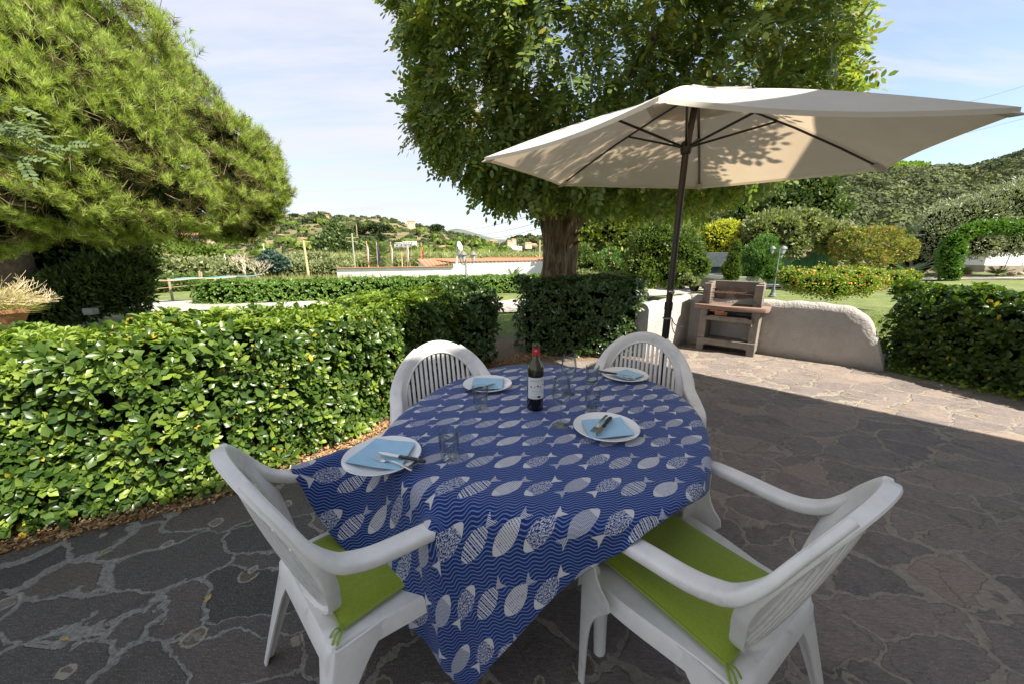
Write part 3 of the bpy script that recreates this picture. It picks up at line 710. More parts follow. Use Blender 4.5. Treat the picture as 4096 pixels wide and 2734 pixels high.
def robinia():
    base = Vector((1.62, 7.9, 0)); bz = ground_z(base.x, base.y)
    rt = thing('robinia_tree', 'large leafy tree with feathery leaves and gnarled brown trunk behind the parasol', 'tree', (base.x, base.y, bz))
    B = Vector((base.x, base.y, bz))
    S = [(2300, 260, 6.3, 1.9), (2750, 300, 6.3, 1.9), (2000, 150, 6.0, 1.3), (1900, 430, 6.0, .95), (1780, 60, 6.2, .85), (1760, 300, 6.3, .55), (2080, 570, 6.2, .8), (1850, 620, 6.4, .55), (2350, 560, 6.0, .9), (3100, 200, 6.6, 1.3), (3250, 60, 6.8, 1.1), (3290, 270, 6.9, .6), (3000, 420, 6.8, 1.0), (3380, 120, 6.9, .5), (1700, 480, 6.4, .45), (1770, 560, 6.4, .4),
         (2500, 700, 8.6, 1.5), (2800, 720, 8.8, 1.5), (3080, 760, 8.6, .75), (2250, 620, 8.0, .7), (2700, 830, 8.6, .8), (2430, 830, 8.2, .7), (3180, 770, 8.4, .45), (1960, 720, 6.8, .28), (2050, 700, 6.9, .35), (1900, 690, 6.7, .2), (2020, 760, 6.8, .22), (2560, 860, 8.3, .5), (2850, 800, 8.6, .7), (2400, -170, 7.8, 1.7), (2750, -170, 7.8, 1.7), (2150, -160, 7.6, 1.5), (1660, 30, 6.3, .4), (3370, 290, 6.9, .3), (3150, 330, 6.8, .6),(3230,790,8.4,.3)]
    S = [(u+(75 if u < 2010 else -190 if u > 3180 else -110 if u > 3050 else 0), v-(120 if Y > 7.9 and v > 0 else 0), Y, r) for u, v, Y, r in S]
    lob = [ap_(u, v, Y, r, r, r*.85) for u, v, Y, r in S]
    lob += [(4.0, 3.35, 5.5, .95, .75, .45), (2.75, 2.45, 4.7, .75, .55, .3), (3.5, 3.2, 5.1, .6, .5, .3), (3.3, 9.3, 4.6, 2.6, 2.2, 2.0), (1.5, 9.2, 5.0, 2.3, 2.2, 1.9)]
    mg = leafmat('robinia_leaf', [(.12, .175, .055), (.175, .235, .075), (.23, .285, .09), (.33, .375, .12)], .45, .50, .5, clump=(.75, .85, .75), cscale=1.1, yellow=(.93, (.38, .33, .05)), tcol=(1.15, 1.2, .5))
    my = leafmat('robinia_young_leaf', [(.20, .26, .05), (.27, .31, .06), (.32, .33, .08)], .5, .4, .4, tcol=(1.1, 1.1, .5))
    off = np.array([B.x, B.y, B.z])
    def comp(n, depth, face, size, temps, m, name, lo=lob, hang=.45, jit=.55):
        P, N = lobes_sample(lo, n, depth, face)
        zz = P[:, 2]-HC; dd = P[:, 1]*_cp-zz*_sp; uu = 2048+FPX*P[:, 0]/dd; vv = 1367-FPX*(P[:, 1]*_sp+zz*_cp)/dd   # keep the crown's outline narrow
        lim = np.interp(vv, [0, 150, 260, 420, 500, 600, 700, 800], [1600, 1655, 1665, 1640, 1675, 1740, 1870, 1930]); k = ~((dd > .5) & (vv > -250) & ((uu < lim-25*rng.random(n)) | (uu > 3385+45*rng.random(n)))); P = P[k]; N = N[k]; n = len(P)
        ax = nrmz(N*.9+np.array([0, 0, -hang])+rng.normal(size=P.shape)*jit)
        M = frames(ax, np.array([0, 0, 1.])+rng.normal(size=P.shape)*.35+N*.5); V, F = scat_var(temps, P-off, M, size*(.65+.7*rng.random(n)))
        return link(name, npmesh(name, V, F), m, rt)
    comp(6800, .17, .85, .245, CMP, mg, 'crown')
    comp(2600, .35, .6, .22, CMQ, mg, 'inner_leaf_fill')
    comp(4200, .03, .95, .33, CMP, mg, 'outer_leaves', lo=[l for l in lob if l[1] < 7.2])
    comp(1100, .02, .9, .30, CMP, my, 'young_leaves', hang=-.5, jit=.45)
    edge = [l for l, s in zip(lob, S) if s[0] > 3150 or s[0] < 1800]
    comp(1500, .08, .6, .18, CMP, leafmat('yellowing_leaf', [(.16, .19, .03), (.30, .27, .04), (.38, .30, .05)], .5, .4, tcol=(1.1, 1.0, .5)), 'yellowing_leaves', lo=edge)
    # trunk: thick, fluted, with a cut stub at the upper left
    tb = at(2210, 1100, base.y)
    mt, g, b = mat('furrowed_bark', (.2, .14, .1), .95, 0, .2); v = g.obj()
    n1 = g.noise(g.mapv(v, (7, 7, 1.2)), 2.5, 6, .7, .6)
    setc(g, b, g.ramp(n1, [(.3, (.035, .022, .015)), (.46, (.13, .085, .058)), (.6, (.24, .175, .125)), (.8, (.34, .28, .22))]), nrm=g.bump(n1, 1, .05))
    def fl(pts, rads, n=28, amp=.14, mb=None):
        rows = []; 
        for i, p in enumerate(pts):
            row = []
            for k in range(n):
                th = 2*math.pi*k/n; rr = rads[i]*(1+amp*math.sin(th*3+i*.25)+amp*.6*math.sin(th*7-i*.35)+amp*.35*math.sin(th*11+i*.6)); row.append((p[0]+rr*math.cos(th), p[1]+rr*math.sin(th), p[2]))
            rows.append(row)
        mb.grid(rows, wrap=True)
    def loc(u, v, Y=base.y): q = at(u, v, Y)-B; return (q.x, q.y, q.z)
    mb = MB(); P = []; rd = []
    for i in range(15):
        t = i/14; v = 1230-(1230-770)*t; u = 2205+40*t+14*math.sin(t*5); P.append(loc(u, v)); rd.append(.36-.07*math.sin(t*math.pi)+.05*t+(.12*(1-t)**3))
    fl(P, rd, mb=mb); mb.build('trunk', mt, rt, smooth=True)
    mb = MB(); mb.tube([loc(2230, 860), loc(2195, 810, 7.8), loc(2172, 772, 7.7)], [.20, .17, .15], 12); mb.build('cut_stub', mt, rt, smooth=True)
    for pts, rr in (([loc(2270, 930), loc(2340, 850, 8.0), loc(2430, 815, 8.3), loc(2560, 740, 8.6)], [.16, .13, .1, .05]), ([loc(2240, 800), loc(2300, 720, 7.6), loc(2400, 600, 7.2)], [.24, .18, .1]),
                    ([loc(2240, 790), loc(2220, 650, 8.0), loc(2150, 450, 7.6)], [.22, .15, .1]), ([loc(2240, 650, 7.8), (2.9-B.x, 5.0-B.y, 5.4-B.z), (2.8-B.x, 2.6-B.y, 4.75-B.z)], [.12, .06, .02]), ([loc(2300, 720, 8.2), loc(2600, 640, 8.4), loc(2900, 560, 8.4)], [.15, .1, .05]),
                    ([loc(2285, 960), loc(2310, 935, 7.7), loc(2325, 925, 7.6)], [.05, .03, .01]), ([loc(2285, 985), loc(2315, 968, 7.6), loc(2325, 966, 7.5)], [.035, .025, .008]), ([loc(2220, 800), loc(2100, 740, 7.2), loc(1990, 730, 6.9)], [.08, .04, .015])):
        mb = MB(); mb.tube(pts, rr, 9); mb.build('limb', mt, rt, smooth=True)
    return rt
robinia()
def near_branch():   # a spray of the neighbouring tree at the left picture edge
    rt = thing('tree_branch', 'small spray of oval green leaves reaching in from the left edge', 'branch', tuple(at(-120, 480, 2.6)))
    mb = MB(); mb.tube([(0, 0, 0), (.1, 0, -.02), (.27, .0, -.03)], [.008, .005, .002], 5); mb.build('twig', M_twig, rt)
    P = np.array([(.05+.2*rng.random(), .1*rng.normal(), -.03+.07*rng.normal()) for _ in range(26)]); Y = np.array([1, 0, -.1])+rng.normal(size=(26, 3))*.55
    V, F = scat_var(CMP, P, frames(Y, np.array([0, -.5, 1.])+rng.normal(size=P.shape)*.3), np.full(26, .17)); link('leaves', npmesh('leaves', V, F), leafmat('spray_leaf', [(.08, .13, .05), (.12, .17, .07), (.17, .22, .09)], .5, .3, tcol=(1.1, 1.1, .6)), rt)
near_branch()
# trees that only show beside or below the big crowns
DK = leafmat('dark_evergreen_leaf', [(.045, .075, .024), (.08, .12, .034), (.13, .175, .05)], .5, .2)
MIDG = leafmat('mid_green_leaf', [(.07, .11, .025), (.11, .16, .035), (.17, .21, .05)], .5, .3, clump=(.75, .8, .75), cscale=.6)
YEL = leafmat('yellow_green_leaf', [(.28, .30, .03), (.38, .38, .05), (.46, .42, .07)], .5, .4)
OLIVE = leafmat('olive_leaf', [(.20, .23, .14), (.30, .32, .21), (.40, .42, .31)], .45, .15, clump=(.7, .72, .62), cscale=.5)
GREY = leafmat('grey_green_leaf', [(.12, .15, .06), (.19, .22, .09), (.28, .28, .14)], .5, .25)
RUST = leafmat('rusty_leaf', [(.09, .13, .03), (.16, .19, .05), (.26, .25, .07), (.32, .17, .06)], .5, .3)
OLEA = leafmat('oleander_leaf', [(.06, .13, .035), (.10, .19, .05), (.15, .25, .07)], .45, .3)
PINEG = leafmat('pine_green', [(.10, .14, .025), (.16, .20, .035), (.24, .27, .06)], .55, .3, clump=(.7, .72, .6), cscale=.5)
FLW = leafmat('pink_flower', [(.75, .12, .20), (.85, .25, .32)], .5, .3, tcol=(1, .6, .6))
ORA = leafmat('orange_flower', [(.85, .34, .05), (.88, .50, .09), (.82, .24, .05)], .5, .3, tcol=(1, .6, .4))
def flowers(root, lobes, n, size, m, name='flowers', up=.4):
    P, N = lobes_sample(lobes, n, .04, .5); P = P+N*.04; T = np.array([[0, 0, 0], [1, .2, .1], [.3, 1, .1], [-.8, .6, .1], [-.6, -.8, .1], [.5, -.9, .1]])*.5; F = np.array([[0, 1, 2], [0, 2, 3], [0, 3, 4], [0, 4, 5], [0, 5, 1]])
    M = frames(rng.normal(size=P.shape), N+rng.normal(size=P.shape)*.3); V, F = scatter(T, F, P, M, size*(.7+.6*rng.random(n))); tag(link(name, npmesh(name, V, F), m, root), kind='stuff')
def tree(name, label, cat, lobes, n, size, m, trunk=None, tr=.12, lump=5, **k):
    """lobes given as (u, v, Y, r[, rz])"""
    lob = [ap_(l[0], l[1], l[2], l[3], l[3], l[4] if len(l) > 4 else l[3]*.85) for l in lobes]
    n = int(n*1.2); lob0 = lob; lob = lumpy(lob, lump)
    st = None
    if trunk:
        p = gnd(*trunk); c = lob[0]; st = [([(p.x, p.y, p.z-.1), (p.x*.7+c[0]*.3, p.y*.7+c[1]*.3, (p.z+c[2])/2), c[:3]], [tr, tr*.8, tr*.4])]
    r = bush(name, label, lob, n, size, m, cat, stems=st, fname='crown' if cat == 'tree' else 'foliage', **k); return r, lob
# dark mass under the pine
tree('evergreen_tree', 'dark shady evergreen tree standing under the big pine', 'tree', [(120, 1000, 8.5, 1.1), (330, 930, 8.8, .8), (300, 1050, 8.6, .9), (60, 1120, 8.2, .8), (-150, 1000, 8.3, 1.3), (480, 960, 9, .45)], 9000, .10, DK, trunk=(20, 1240), tr=.14, upb=.2)
tree('oleander_bush', 'dark oleander bush with a few red flowers under the pine', 'bush', [(430, 1130, 8.0, .62), (300, 1180, 7.6, .6), (520, 1190, 8.0, .35), (180, 1230, 7.2, .5), (500, 1080, 8.3, .4)], 6500, .13, DK, temps=[(LEAF_Q[0]*np.array([.45, 1, 1]), LEAF_Q[1])])
tree('climber_tree', 'sunlit leafy creeper tree at the right side of the dark bush', 'tree', [(470, 960, 10.5, .75), (560, 1010, 10.6, .5), (400, 930, 10.4, .6), (540, 1080, 10.4, .4)], 3500, .10, MIDG, trunk=(480, 1190), tr=.08)
tree('pine_tree', 'dark pine group beyond the white wall right of the big trunk', 'tree', [(2420, 930, 26, 2.4, 1.9), (2600, 960, 26, 2.2, 1.7), (2330, 980, 25, 1.3, 1.0), (2520, 860, 27, 1.8, 1.4), (2700, 940, 27, 1.6, 1.2)], 9000, .30, PINEG, trunk=(2480, 1085), tr=.22, jit=.8)
tree('shrub', 'light green shrub just right of the big trunk', 'bush', [(2290, 1040, 18, .55), (2330, 1010, 18.5, .45), (2360, 1060, 18, .5), (2280, 1085, 18, .4)], 2200, .11, MIDG)
r_, l_ = tree('oleander_bush', 'oleander bush sprinkled with pink flowers right of the big trunk', 'bush', [(2420, 1045, 19, .55), (2460, 1070, 18.6, .5), (2390, 1080, 18.6, .45), (2445, 1020, 19.3, .35)], 2600, .13, OLEA); flowers(r_, l_, 240, .055, FLW)
tree('ground_cover_bush', 'low green shrubs growing at the foot of the oleanders', 'bush', [(2330, 1105, 17, .6, .25), (2420, 1110, 17, .6, .22), (2520, 1110, 17, .5, .25), (2250, 1110, 17, .5, .25)], 2600, .10, GREY)
tree('bush', 'big round green bush behind the parasol pole', 'bush', [(2620, 980, 16, .95, .9), (2720, 1010, 16, .9, .8), (2560, 1060, 15.7, .65), (2680, 1085, 15.6, .75, .6), (2780, 1070, 15.8, .55), (2640, 920, 16.4, .6), (2590, 1110, 15.4, .45), (2740, 950, 16.5, .5)], 9500, .10, MIDG)
tree('bush', 'small grey rounded bush beside the gravel path', 'bush', [(2748, 1122, 14.6, .28, .2), (2775, 1128, 14.6, .2, .15)], 700, .06, GREY)
tree('yellow_tree', 'yellow green leafy tree behind the covered jeep', 'tree', [(2870, 950, 23, 1.0), (2930, 940, 23.5, .9), (2840, 1000, 23, .6), (2910, 1000, 23, .7), (2790, 960, 24, .6)], 4200, .15, YEL, trunk=(2880, 1120), tr=.08)
tree('cypress_shrub', 'slim upright shrub in front of the jeep', 'bush', [(2930, 1090, 17, .28, .4), (2935, 1040, 17, .25, .4), (2945, 990, 17, .15, .3), (2905, 1080, 17, .15, .35)], 1700, .09, MIDG, upb=1.2)
r_, l_ = tree('oleander_bush', 'tall bright green oleander bush beside the right street lamp', 'bush', [(3040, 1040, 18, .75, .8), (3000, 1090, 17.8, .5), (3080, 1085, 17.8, .5), (3060, 985, 18.2, .5)], 6000, .14, OLEA, temps=[(LEAF_Q[0]*np.array([.45, 1, 1]), LEAF_Q[1])], upb=.8)
tree('fig_tree', 'broad fig tree with pale leaves over the green shed', 'tree', [(3080, 920, 22, 1.3, 1.0), (3200, 910, 22, 1.3, .9), (3300, 940, 22, 1.2, .8), (3150, 980, 21.5, 1.0, .7), (3350, 985, 22, .8, .5), (3020, 970, 22.5, .8)], 6500, .19, GREY, trunk=(3160, 1100), tr=.12)
tree('laurel_tree', 'dark green tree rising above the fig tree', 'tree', [(3230, 800, 30, 2.0, 1.6), (3150, 840, 30, 1.8, 1.3), (3290, 850, 30, 1.5, 1.2), (3000, 860, 32, 1.6, 1.2)], 4500, .25, DK, trunk=(3230, 1060), tr=.2)
tree('persimmon_tree', 'small tree with rusty and green leaves right of the green shed', 'tree', [(3420, 980, 20, .95, .8), (3520, 970, 20, .95, .8), (3600, 1000, 20, .7, .6), (3480, 1040, 19.5, .8, .5), (3380, 1030, 20, .5)], 4200, .15, RUST, trunk=(3500, 1140), tr=.09, core=None)
tree('dark_tree', 'shady dark tree between the rusty tree and the olive', 'tree', [(3640, 1000, 34, 1.7, 1.7), (3560, 1040, 34, 1.42, 1.28), (3700, 1040, 34, 1.28, 1.13)], 3000, .2, DK, trunk=(3640, 1110), tr=.12)
tree('olive_tree', 'wide silver grey olive tree at the right edge', 'tree', [(3850, 900, 31, 2.45, 2.12), (4000, 850, 31, 2.45, 1.96), (3760, 970, 30.5, 1.51, 1.34), (4100, 830, 31, 2.45, 2.12), (3900, 980, 30, 1.55, 1.03), (4020, 980, 30, 1.72, 0.78), (4200, 900, 30.5, 2.68, 2.01), (3720, 940, 30.8, 0.99)], 15000, .21, OLIVE, trunk=(3800, 1100), tr=.22, temps=[(LEAF_Q[0]*np.array([.6, 1, 1]), LEAF_Q[1])], ck=.7)
# ivy-covered arch: tube of leaves along an arc
def ivy_arch():
    pts = [(3800, 1100), (3790, 1060), (3790, 1010), (3815, 965), (3860, 930), (3920, 912), (3990, 908), (4060, 912), (4150, 930), (4220, 980), (4240, 1060)]
    Y = 27.0; lob = [ap_(u, v, Y+.0*i, .50, .50, .50) for i, (u, v) in enumerate(pts)]
    lob = lob+[ap_((pts[i][0]+pts[i+1][0])/2, (pts[i][1]+pts[i+1][1])/2, Y, .46, .46, .46) for i in range(len(pts)-1)]
    lob.append(ap_(3800, 1060, Y, .66, .6, .7)); lob.append(ap_(3825, 1005, Y, .55, .6, .6))
    bush('ivy_arch', 'green ivy covered arch at the right edge', lob, 9000, .14, leafmat('ivy_leaf', [(.05, .12, .02), (.09, .18, .03), (.15, .25, .05)], .4, .25), 'arch', face=.3, depth=.15)
ivy_arch()
# lantana
r_, l_ = tree('lantana_bush', 'wide lantana bush covered in orange flowers behind the white wall', 'bush', [(3200, 1125, 11.8, .42, .40), (3290, 1115, 12.0, .5, .42), (3390, 1122, 11.6, .5, .42), (3470, 1120, 11.8, .5, .35), (3550, 1118, 12, .45, .28), (3250, 1140, 11.2, .4, .35), (3340, 1150, 11.0, .45, .35), (3440, 1145, 11.0, .4, .3), (3160, 1105, 12.2, .3, .25), (3620, 1110, 12.3, .35, .25)], 9000, .065, leafmat('lantana_leaf', [(.10, .17, .02), (.17, .25, .03), (.25, .32, .05)], .5, .3), depth=.32, ck=.55, jit=.9)
flowers(r_, l_, 800, .040, ORA)
# ------------------------------------------------------------ hills, sea, reeds
def hill(name, sil, d0, d1, mat_, base_z, nr=26, rough=.02, f=lambda t: t, back=True, seed=0):
    """sil: (u, v) of the skyline; terrain rises from distance d0 to the skyline at d1"""
    us = np.array([s[0] for s in sil], float); vs = np.array([s[1] for s in sil], float)
    U = np.arange(us[0], us[-1]+1, 14.0); Vv = np.interp(U, us, vs); rows = []
    r = np.random.default_rng(seed)
    for u, v in zip(U, Vv):
        p = at(u, v, d1); dirx, diry = p.x/p.y, 1.0; row = []
        for k in range(nr+4):
            t = k/nr
            if t <= 1:
                y = d0*(d1/d0)**t; x = dirx*y; z = base_z+(p.z-base_z)*f(t)
                z += rough*(p.z-base_z)*math.sin(x*.045*200/d1+k)*math.sin(y*.06*200/d1+seed)*(1-t)*t*4
            else:
                y = d1*(1+.25*(t-1)*nr); x = dirx*y; z = p.z-(p.z-base_z)*.35*(t-1)*nr
            row.append((x, y, z))
        rows.append(row)
    mb = MB().grid(rows); o = mb.build(name, mat_, smooth=True)
    tag(o, kind='structure'); return rows
def hill_pts(rows, n, tmin=0, tmax=1.02, nr=26):
    A = np.array(rows)[:, :nr+2]; a, b = A.shape[:2]; i = rng.random(n)*(a-1.01); j = np.clip((tmin+(tmax-tmin)*rng.random(n))*nr, 0, b-1.01)
    i0 = i.astype(int); j0 = j.astype(int); fi = (i-i0)[:, None]; fj = (j-j0)[:, None]
    return A[i0, j0]*(1-fi)*(1-fj)+A[i0+1, j0]*fi*(1-fj)+A[i0, j0+1]*(1-fi)*fj+A[i0+1, j0+1]*fi*fj
def canopy(P, size, k, flat=.7, card=.28):
    """a crown of k leaf clusters around each point"""
    n = len(P); u = nrmz(rng.normal(size=(n, k, 3))); u[..., 2] = np.abs(u[..., 2])*1.0-.25
    s = np.asarray(size).reshape(-1, 1, 1); c = P[:, None, :]+u*s*np.array([1, 1, flat])*(.8+.25*rng.random((n, k, 1)))
    c = c.reshape(-1, 3); N = (u+rng.normal(size=u.shape)*.28).reshape(-1, 3); ss = np.repeat(np.asarray(size)*card, k)*(.6+.8*rng.random(n*k))
    global TINT; TINT = np.repeat(rng.random(n), k*4).astype(np.float32)
    T = np.array([[-.5, -.5, 0], [.5, -.4, .12], [.55, .5, 0], [-.4, .55, .1]])*1.6; F = np.array([[0, 1, 2, 3]])
    Z = nrmz(N); Xa = nrmz(np.cross(rng.normal(size=Z.shape), Z)); M = np.stack([Xa, np.cross(Z, Xa), Z], -1)
    return scatter(T, F, c, M, ss)
def tinted(me):
    a = me.attributes.new('tint', 'FLOAT', 'POINT'); a.data.foreach_set('value', TINT); return me
def tintmat(m, w=.72):
    nt = m.node_tree; g = G(nt); a = g.n('ShaderNodeAttribute'); a.attribute_name = 'tint'; g.put([q for q in nt.nodes if q.type == 'VALTORGB'][0].inputs[0], g.isl()*(1-w)+X(g, a.outputs['Fac'])*w)
def hillmat(name, cols, sc):
    m, g, b = mat(name, cols[0], .95, 0, .1); v = g.obj(); n = g.noise(v, sc, 6, .65)
    setc(g, b, g.ramp(n, [(.3+.4*i/(len(cols)-1), c) for i, c in enumerate(cols)])); return m
Hm_l = hillmat('hillside_scrub', [(.07, .08, .035), (.13, .125, .055), (.19, .16, .085), (.25, .20, .12)], .035)
Hm_r = hillmat('wooded_slope', [(.03, .045, .018), (.07, .08, .03), (.11, .11, .05)], .08)
Hm_f = hillmat('distant_hill', [(.085, .115, .10), (.12, .14, .11), (.17, .165, .13)], .01)  # bluish haze of distance put into the hill colour
FCOL = [(.035, .055, .022), (.055, .075, .028), (.08, .10, .035), (.12, .13, .05)]
Fm = leafmat('woodland_leaf', FCOL, .8, .15, .2)
Fm_r = leafmat('holm_oak_leaf', [(.04, .052, .026), (.065, .085, .036), (.10, .115, .055), (.13, .16, .05), (.19, .18, .12)], .8, .12, .2, clump=(.7, .72, .62), cscale=.03); tintmat(Fm_r)
Fm_p = leafmat('umbrella_pine_leaf', [(.08, .13, .022), (.12, .175, .03), (.16, .21, .04)], .8, .2, .2)
# left hill, about 350-600 m away
silL = [(-700, 880), (200, 850), (800, 870), (1000, 862), (1105, 863), (1180, 860), (1290, 853), (1340, 872), (1410, 866), (1500, 872), (1570, 885), (1650, 900), (1720, 912), (1763, 921), (1830, 942), (1890, 950), (1950, 966), (2010, 985), (2040, 1004), (2060, 1016)]
rl = hill('hillside', silL, 190, 520, Hm_l, -4.6, f=lambda t: t**1.5)
silF = [(1740, 945), (1797, 921), (1830, 914), (1880, 926), (1930, 942), (1985, 958), (2040, 960), (2090, 955), (2150, 950), (2260, 955), (2400, 960)]
hill('distant_hill', silF, 1500, 2600, Hm_f, -5, seed=2)
silC = [(1990, 1004), (2029, 968), (2060, 955), (2107, 948), (2157, 952), (2230, 946), (2330, 940), (2500, 930), (2800, 920)]
rc = hill('headland', silC, 620, 900, Hm_l, -5, seed=3)
silR = [(2350, 973), (2500, 893), (2700, 843), (2900, 788), (3100, 753), (3280, 733), (3380, 725), (3480, 715), (3620, 703), (3760, 698), (3860, 701), (3960, 678), (4096, 635), (4300, 573), (4700, 493)]
rr = hill('wooded_hill', silR, 85, 300, Hm_r, -.1, f=lambda t: t**1.1, seed=4)
tintmat(Fm, .6)
P = hill_pts(rl, 3200, .12, 1.0); sz = (1.5+2.9*rng.random(len(P))**2)*(P[:, 1]/400)
P[:, 2] += sz*.15; V, F = canopy(P, sz, 26, .75, .38)
tag(link('scrub', tinted(npmesh('scrub', V, F)), Fm), kind='stuff', label='scrub and trees scattered over the left hillside', cat='woodland')
P = hill_pts(rl, 220, .0, .75); sz = 4.0+3*rng.random(220); P[:, 2] += 3.0; V, F = canopy(P, sz, 60, .38, .25)
tag(link('pine_wood', npmesh('pine_wood', V, F), Fm_p), kind='stuff', label='bright umbrella pines scattered over the lower left hillside', cat='woodland')
P = hill_pts(rc, 900, .05, 1.0); sz = 5+6*rng.random(900); V, F = canopy(P, sz, 20, .8, .4)
tag(link('headland_wood', tinted(npmesh('headland_wood', V, F)), Fm), kind='stuff', label='trees covering the small headland beyond the bay', cat='woodland')
P = hill_pts(rr, 4600, .0, 1.0); sz = (1.8+3.6*rng.random(4600)**2)*(.5+P[:, 1]/300); P[:, 2] += sz*.15; V, F = canopy(P, sz, 150, .95, .095)
tag(link('hill_wood', tinted(npmesh('hill_wood', V, F)), Fm_r), kind='stuff', label='dense dull green holm oak wood covering the right hill', cat='woodland')
Fm_pr = leafmat('bright_pine_leaf', [(.14, .22, .035), (.22, .31, .045), (.29, .37, .07)], .8, .25, .2)
def umbrella_pine(label, lob, group, trunk=True, n=1500, size=.5, m=Fm_p):
    L = [ap_(u, v, Y, r, r, rz) for u, v, Y, r, rz in lob]; c = L[0]
    rt = thing('umbrella_pine', label, 'tree', (0, 0, 0), 0, group)
    P, N = lobes_sample(L, n, .12, .5); V, F = scatter(LEAF_Q[0]*np.array([1.6, 1, 1]), LEAF_Q[1], P, frames(nrmz(N+np.array([0, 0, .4])+rng.normal(size=P.shape)*.5)), size*(.6+.8*rng.random(len(P))))
    link('crown', npmesh('crown', V, F), m, rt); core_blob(L, M_shade_core, 'shade_core', rt, .85, 2)
    MB().tube([(c[0], c[1], c[2]-c[5]*3.5), (c[0], c[1], c[2])], [c[3]*.06, c[3]*.05], 6).build('trunk', M_bark, rt)
umbrella_pine('rounded umbrella pine leftmost on the skyline of the right hill', [(3330, 720, 268.75, 12.6, 4.9), (3400, 718, 268.75, 9.7, 4.9)], 'umbrella pines on the right hill', m=Fm_pr, n=2600, size=1.44)
umbrella_pine('large umbrella pine second from left on the skyline of the right hill', [(3440, 710, 253.7, 9.3, 4.7), (3500, 706, 253.7, 9.7, 4.5)], 'umbrella pines on the right hill', m=Fm_pr, n=2600, size=1.44)
umbrella_pine('umbrella pine cut against the sky where the right hill dips', [(3590, 692, 262.3, 12.6, 5.3), (3640, 693, 262.3, 7.7, 4.5)], 'umbrella pines on the right hill', m=Fm_pr, n=2600, size=1.44)
umbrella_pine('long bright umbrella pine lying across the middle of the right slope', [(3420, 794, 189.2, 5.8, 2), (3480, 774, 193.5, 7, 2.5), (3550, 759, 197.8, 7, 2.2), (3600, 749, 199.95, 4.6, 1.8)], 'umbrella pines on the right hill', m=Fm_pr, n=3000, size=0.99)
umbrella_pine('flat bright umbrella pine near the top right of the hill', [(3840, 691, 258, 8.9, 2.2)], 'umbrella pines on the right hill', m=Fm_pr, n=1200, size=1.26)
for lab, lo in (('broad dark umbrella pine halfway up the left hill', [(1500, 912, 330, 8, 3.6), (1535, 914, 330, 7, 3.2)]), ('umbrella pine standing on the crest near the left end of the hill', [(1180, 868, 480, 7, 3)]),
                ('umbrella pine on the bare ridge at the right of the left hill', [(1748, 912, 420, 7, 3.2)]), ('umbrella pine above the white villa on the left slope', [(1440, 920, 330, 5, 2.6)]), ('wide umbrella pine on the upper left slope beside the near pine', [(1240, 890, 400, 9, 3.6)]),
                ('lone umbrella pine low on the left slope above the flags', [(1515, 958, 260, 6, 2.8)])):
    umbrella_pine(lab, [l for l in lo], 'umbrella pines on the left hill', n=500, size=1.3, m=Fm)
# low green mass left of the pole field
tree('umbrella_pine', 'low bright green umbrella pine group beyond the pergola', 'tree', [(640, 1000, 45, 3.6, 1.5), (740, 1010, 46, 3.2, 1.2), (560, 1020, 44, 2.4, 1.1), (690, 1030, 44, 3, 1.0)], 6500, .35, Fm_p, face=.5)
tree('shrubbery', 'grey green scrub in the field behind the pergola', 'bush', [(620, 1070, 32, 2.2, .8), (740, 1075, 33, 2.4, .8), (860, 1070, 36, 2.4, .9), (960, 1080, 33, 2.0, .7), (1130, 1072, 38, 2.6, 1.0), (1240, 1060, 45, 2.6, 1.2), (1320, 1075, 40, 2.2, .8), (560, 1090, 26, 1.2, .5)], 11000, .28, GREY, jit=.8)
tree('shrubbery', 'green bushes behind the teal pergola', 'bush', [(620, 1150, 20, .95, .7), (720, 1150, 21, 1.1, .7), (800, 1145, 22, 1.0, .7), (560, 1140, 20, .8, .7)], 5200, .13, MIDG)
tree('conifer_tree', 'dark broad conifer standing behind the white wall at left', 'tree', [(1355, 1030, 62, 3.2, 2.6), (1350, 985, 62, 2.7, 2.0), (1385, 1010, 61, 2.2, 2.0), (1335, 1045, 61, 2.3, 1.6), (1352, 945, 62, 1.7, 1.6), (1345, 920, 62, .9, 1.2), (1375, 960, 62, 1.6, 1.4), (1330, 975, 62, 1.4, 1.3), (1395, 1040, 62, 1.8, 1.5)], 8000, .5, DK, trunk=(1360, 1078), tr=.3, jit=.9)
tree('conifer_tree', 'small blue green conifer left of the wooden pole', 'tree', [(1092, 1055, 34, 1.0, .7), (1085, 1035, 34, .6, .6)], 1300, .28, leafmat('blue_needles', [(.04, .08, .06), (.08, .13, .10)], .6, .1), trunk=(1092, 1085), tr=.08)
def reeds():
    n = 26000; u = 1000+1250*rng.random(n); Y = 50+32*rng.random(n); P = np.zeros((n, 3))
    for i in range(n): q = at(u[i], 1013, Y[i]); P[i] = (q.x, q.y, ground_z(q.x, q.y))
    h = (2.9+1.1*rng.random(n))*np.where(u < 1150, .75, 1)
    T = np.array([[-.02, 0, 0], [.02, 0, 0], [0, 1, .08], [0, .55, 0], [.13, .72, .05], [0, .62, 0], [0, .7, 0], [-.12, .9, .04], [0, .77, 0]]); F = np.array([[0, 1, 2], [3, 4, 5], [6, 7, 8]])
    ax = np.array([0, 0, 1.])+rng.normal(size=(n, 3))*.12; V, F = scatter(T*np.array([1.6, 1, 1]), F, P, frames(ax), h)
    m = leafmat('reed', [(.14, .18, .06), (.24, .27, .10), (.34, .35, .16), (.42, .40, .22)], .6, .3)
    tag(link('reeds', npmesh('reeds', V, F), m), kind='stuff', label='field of tall pale green reeds behind the white wall', cat='reeds')
reeds()
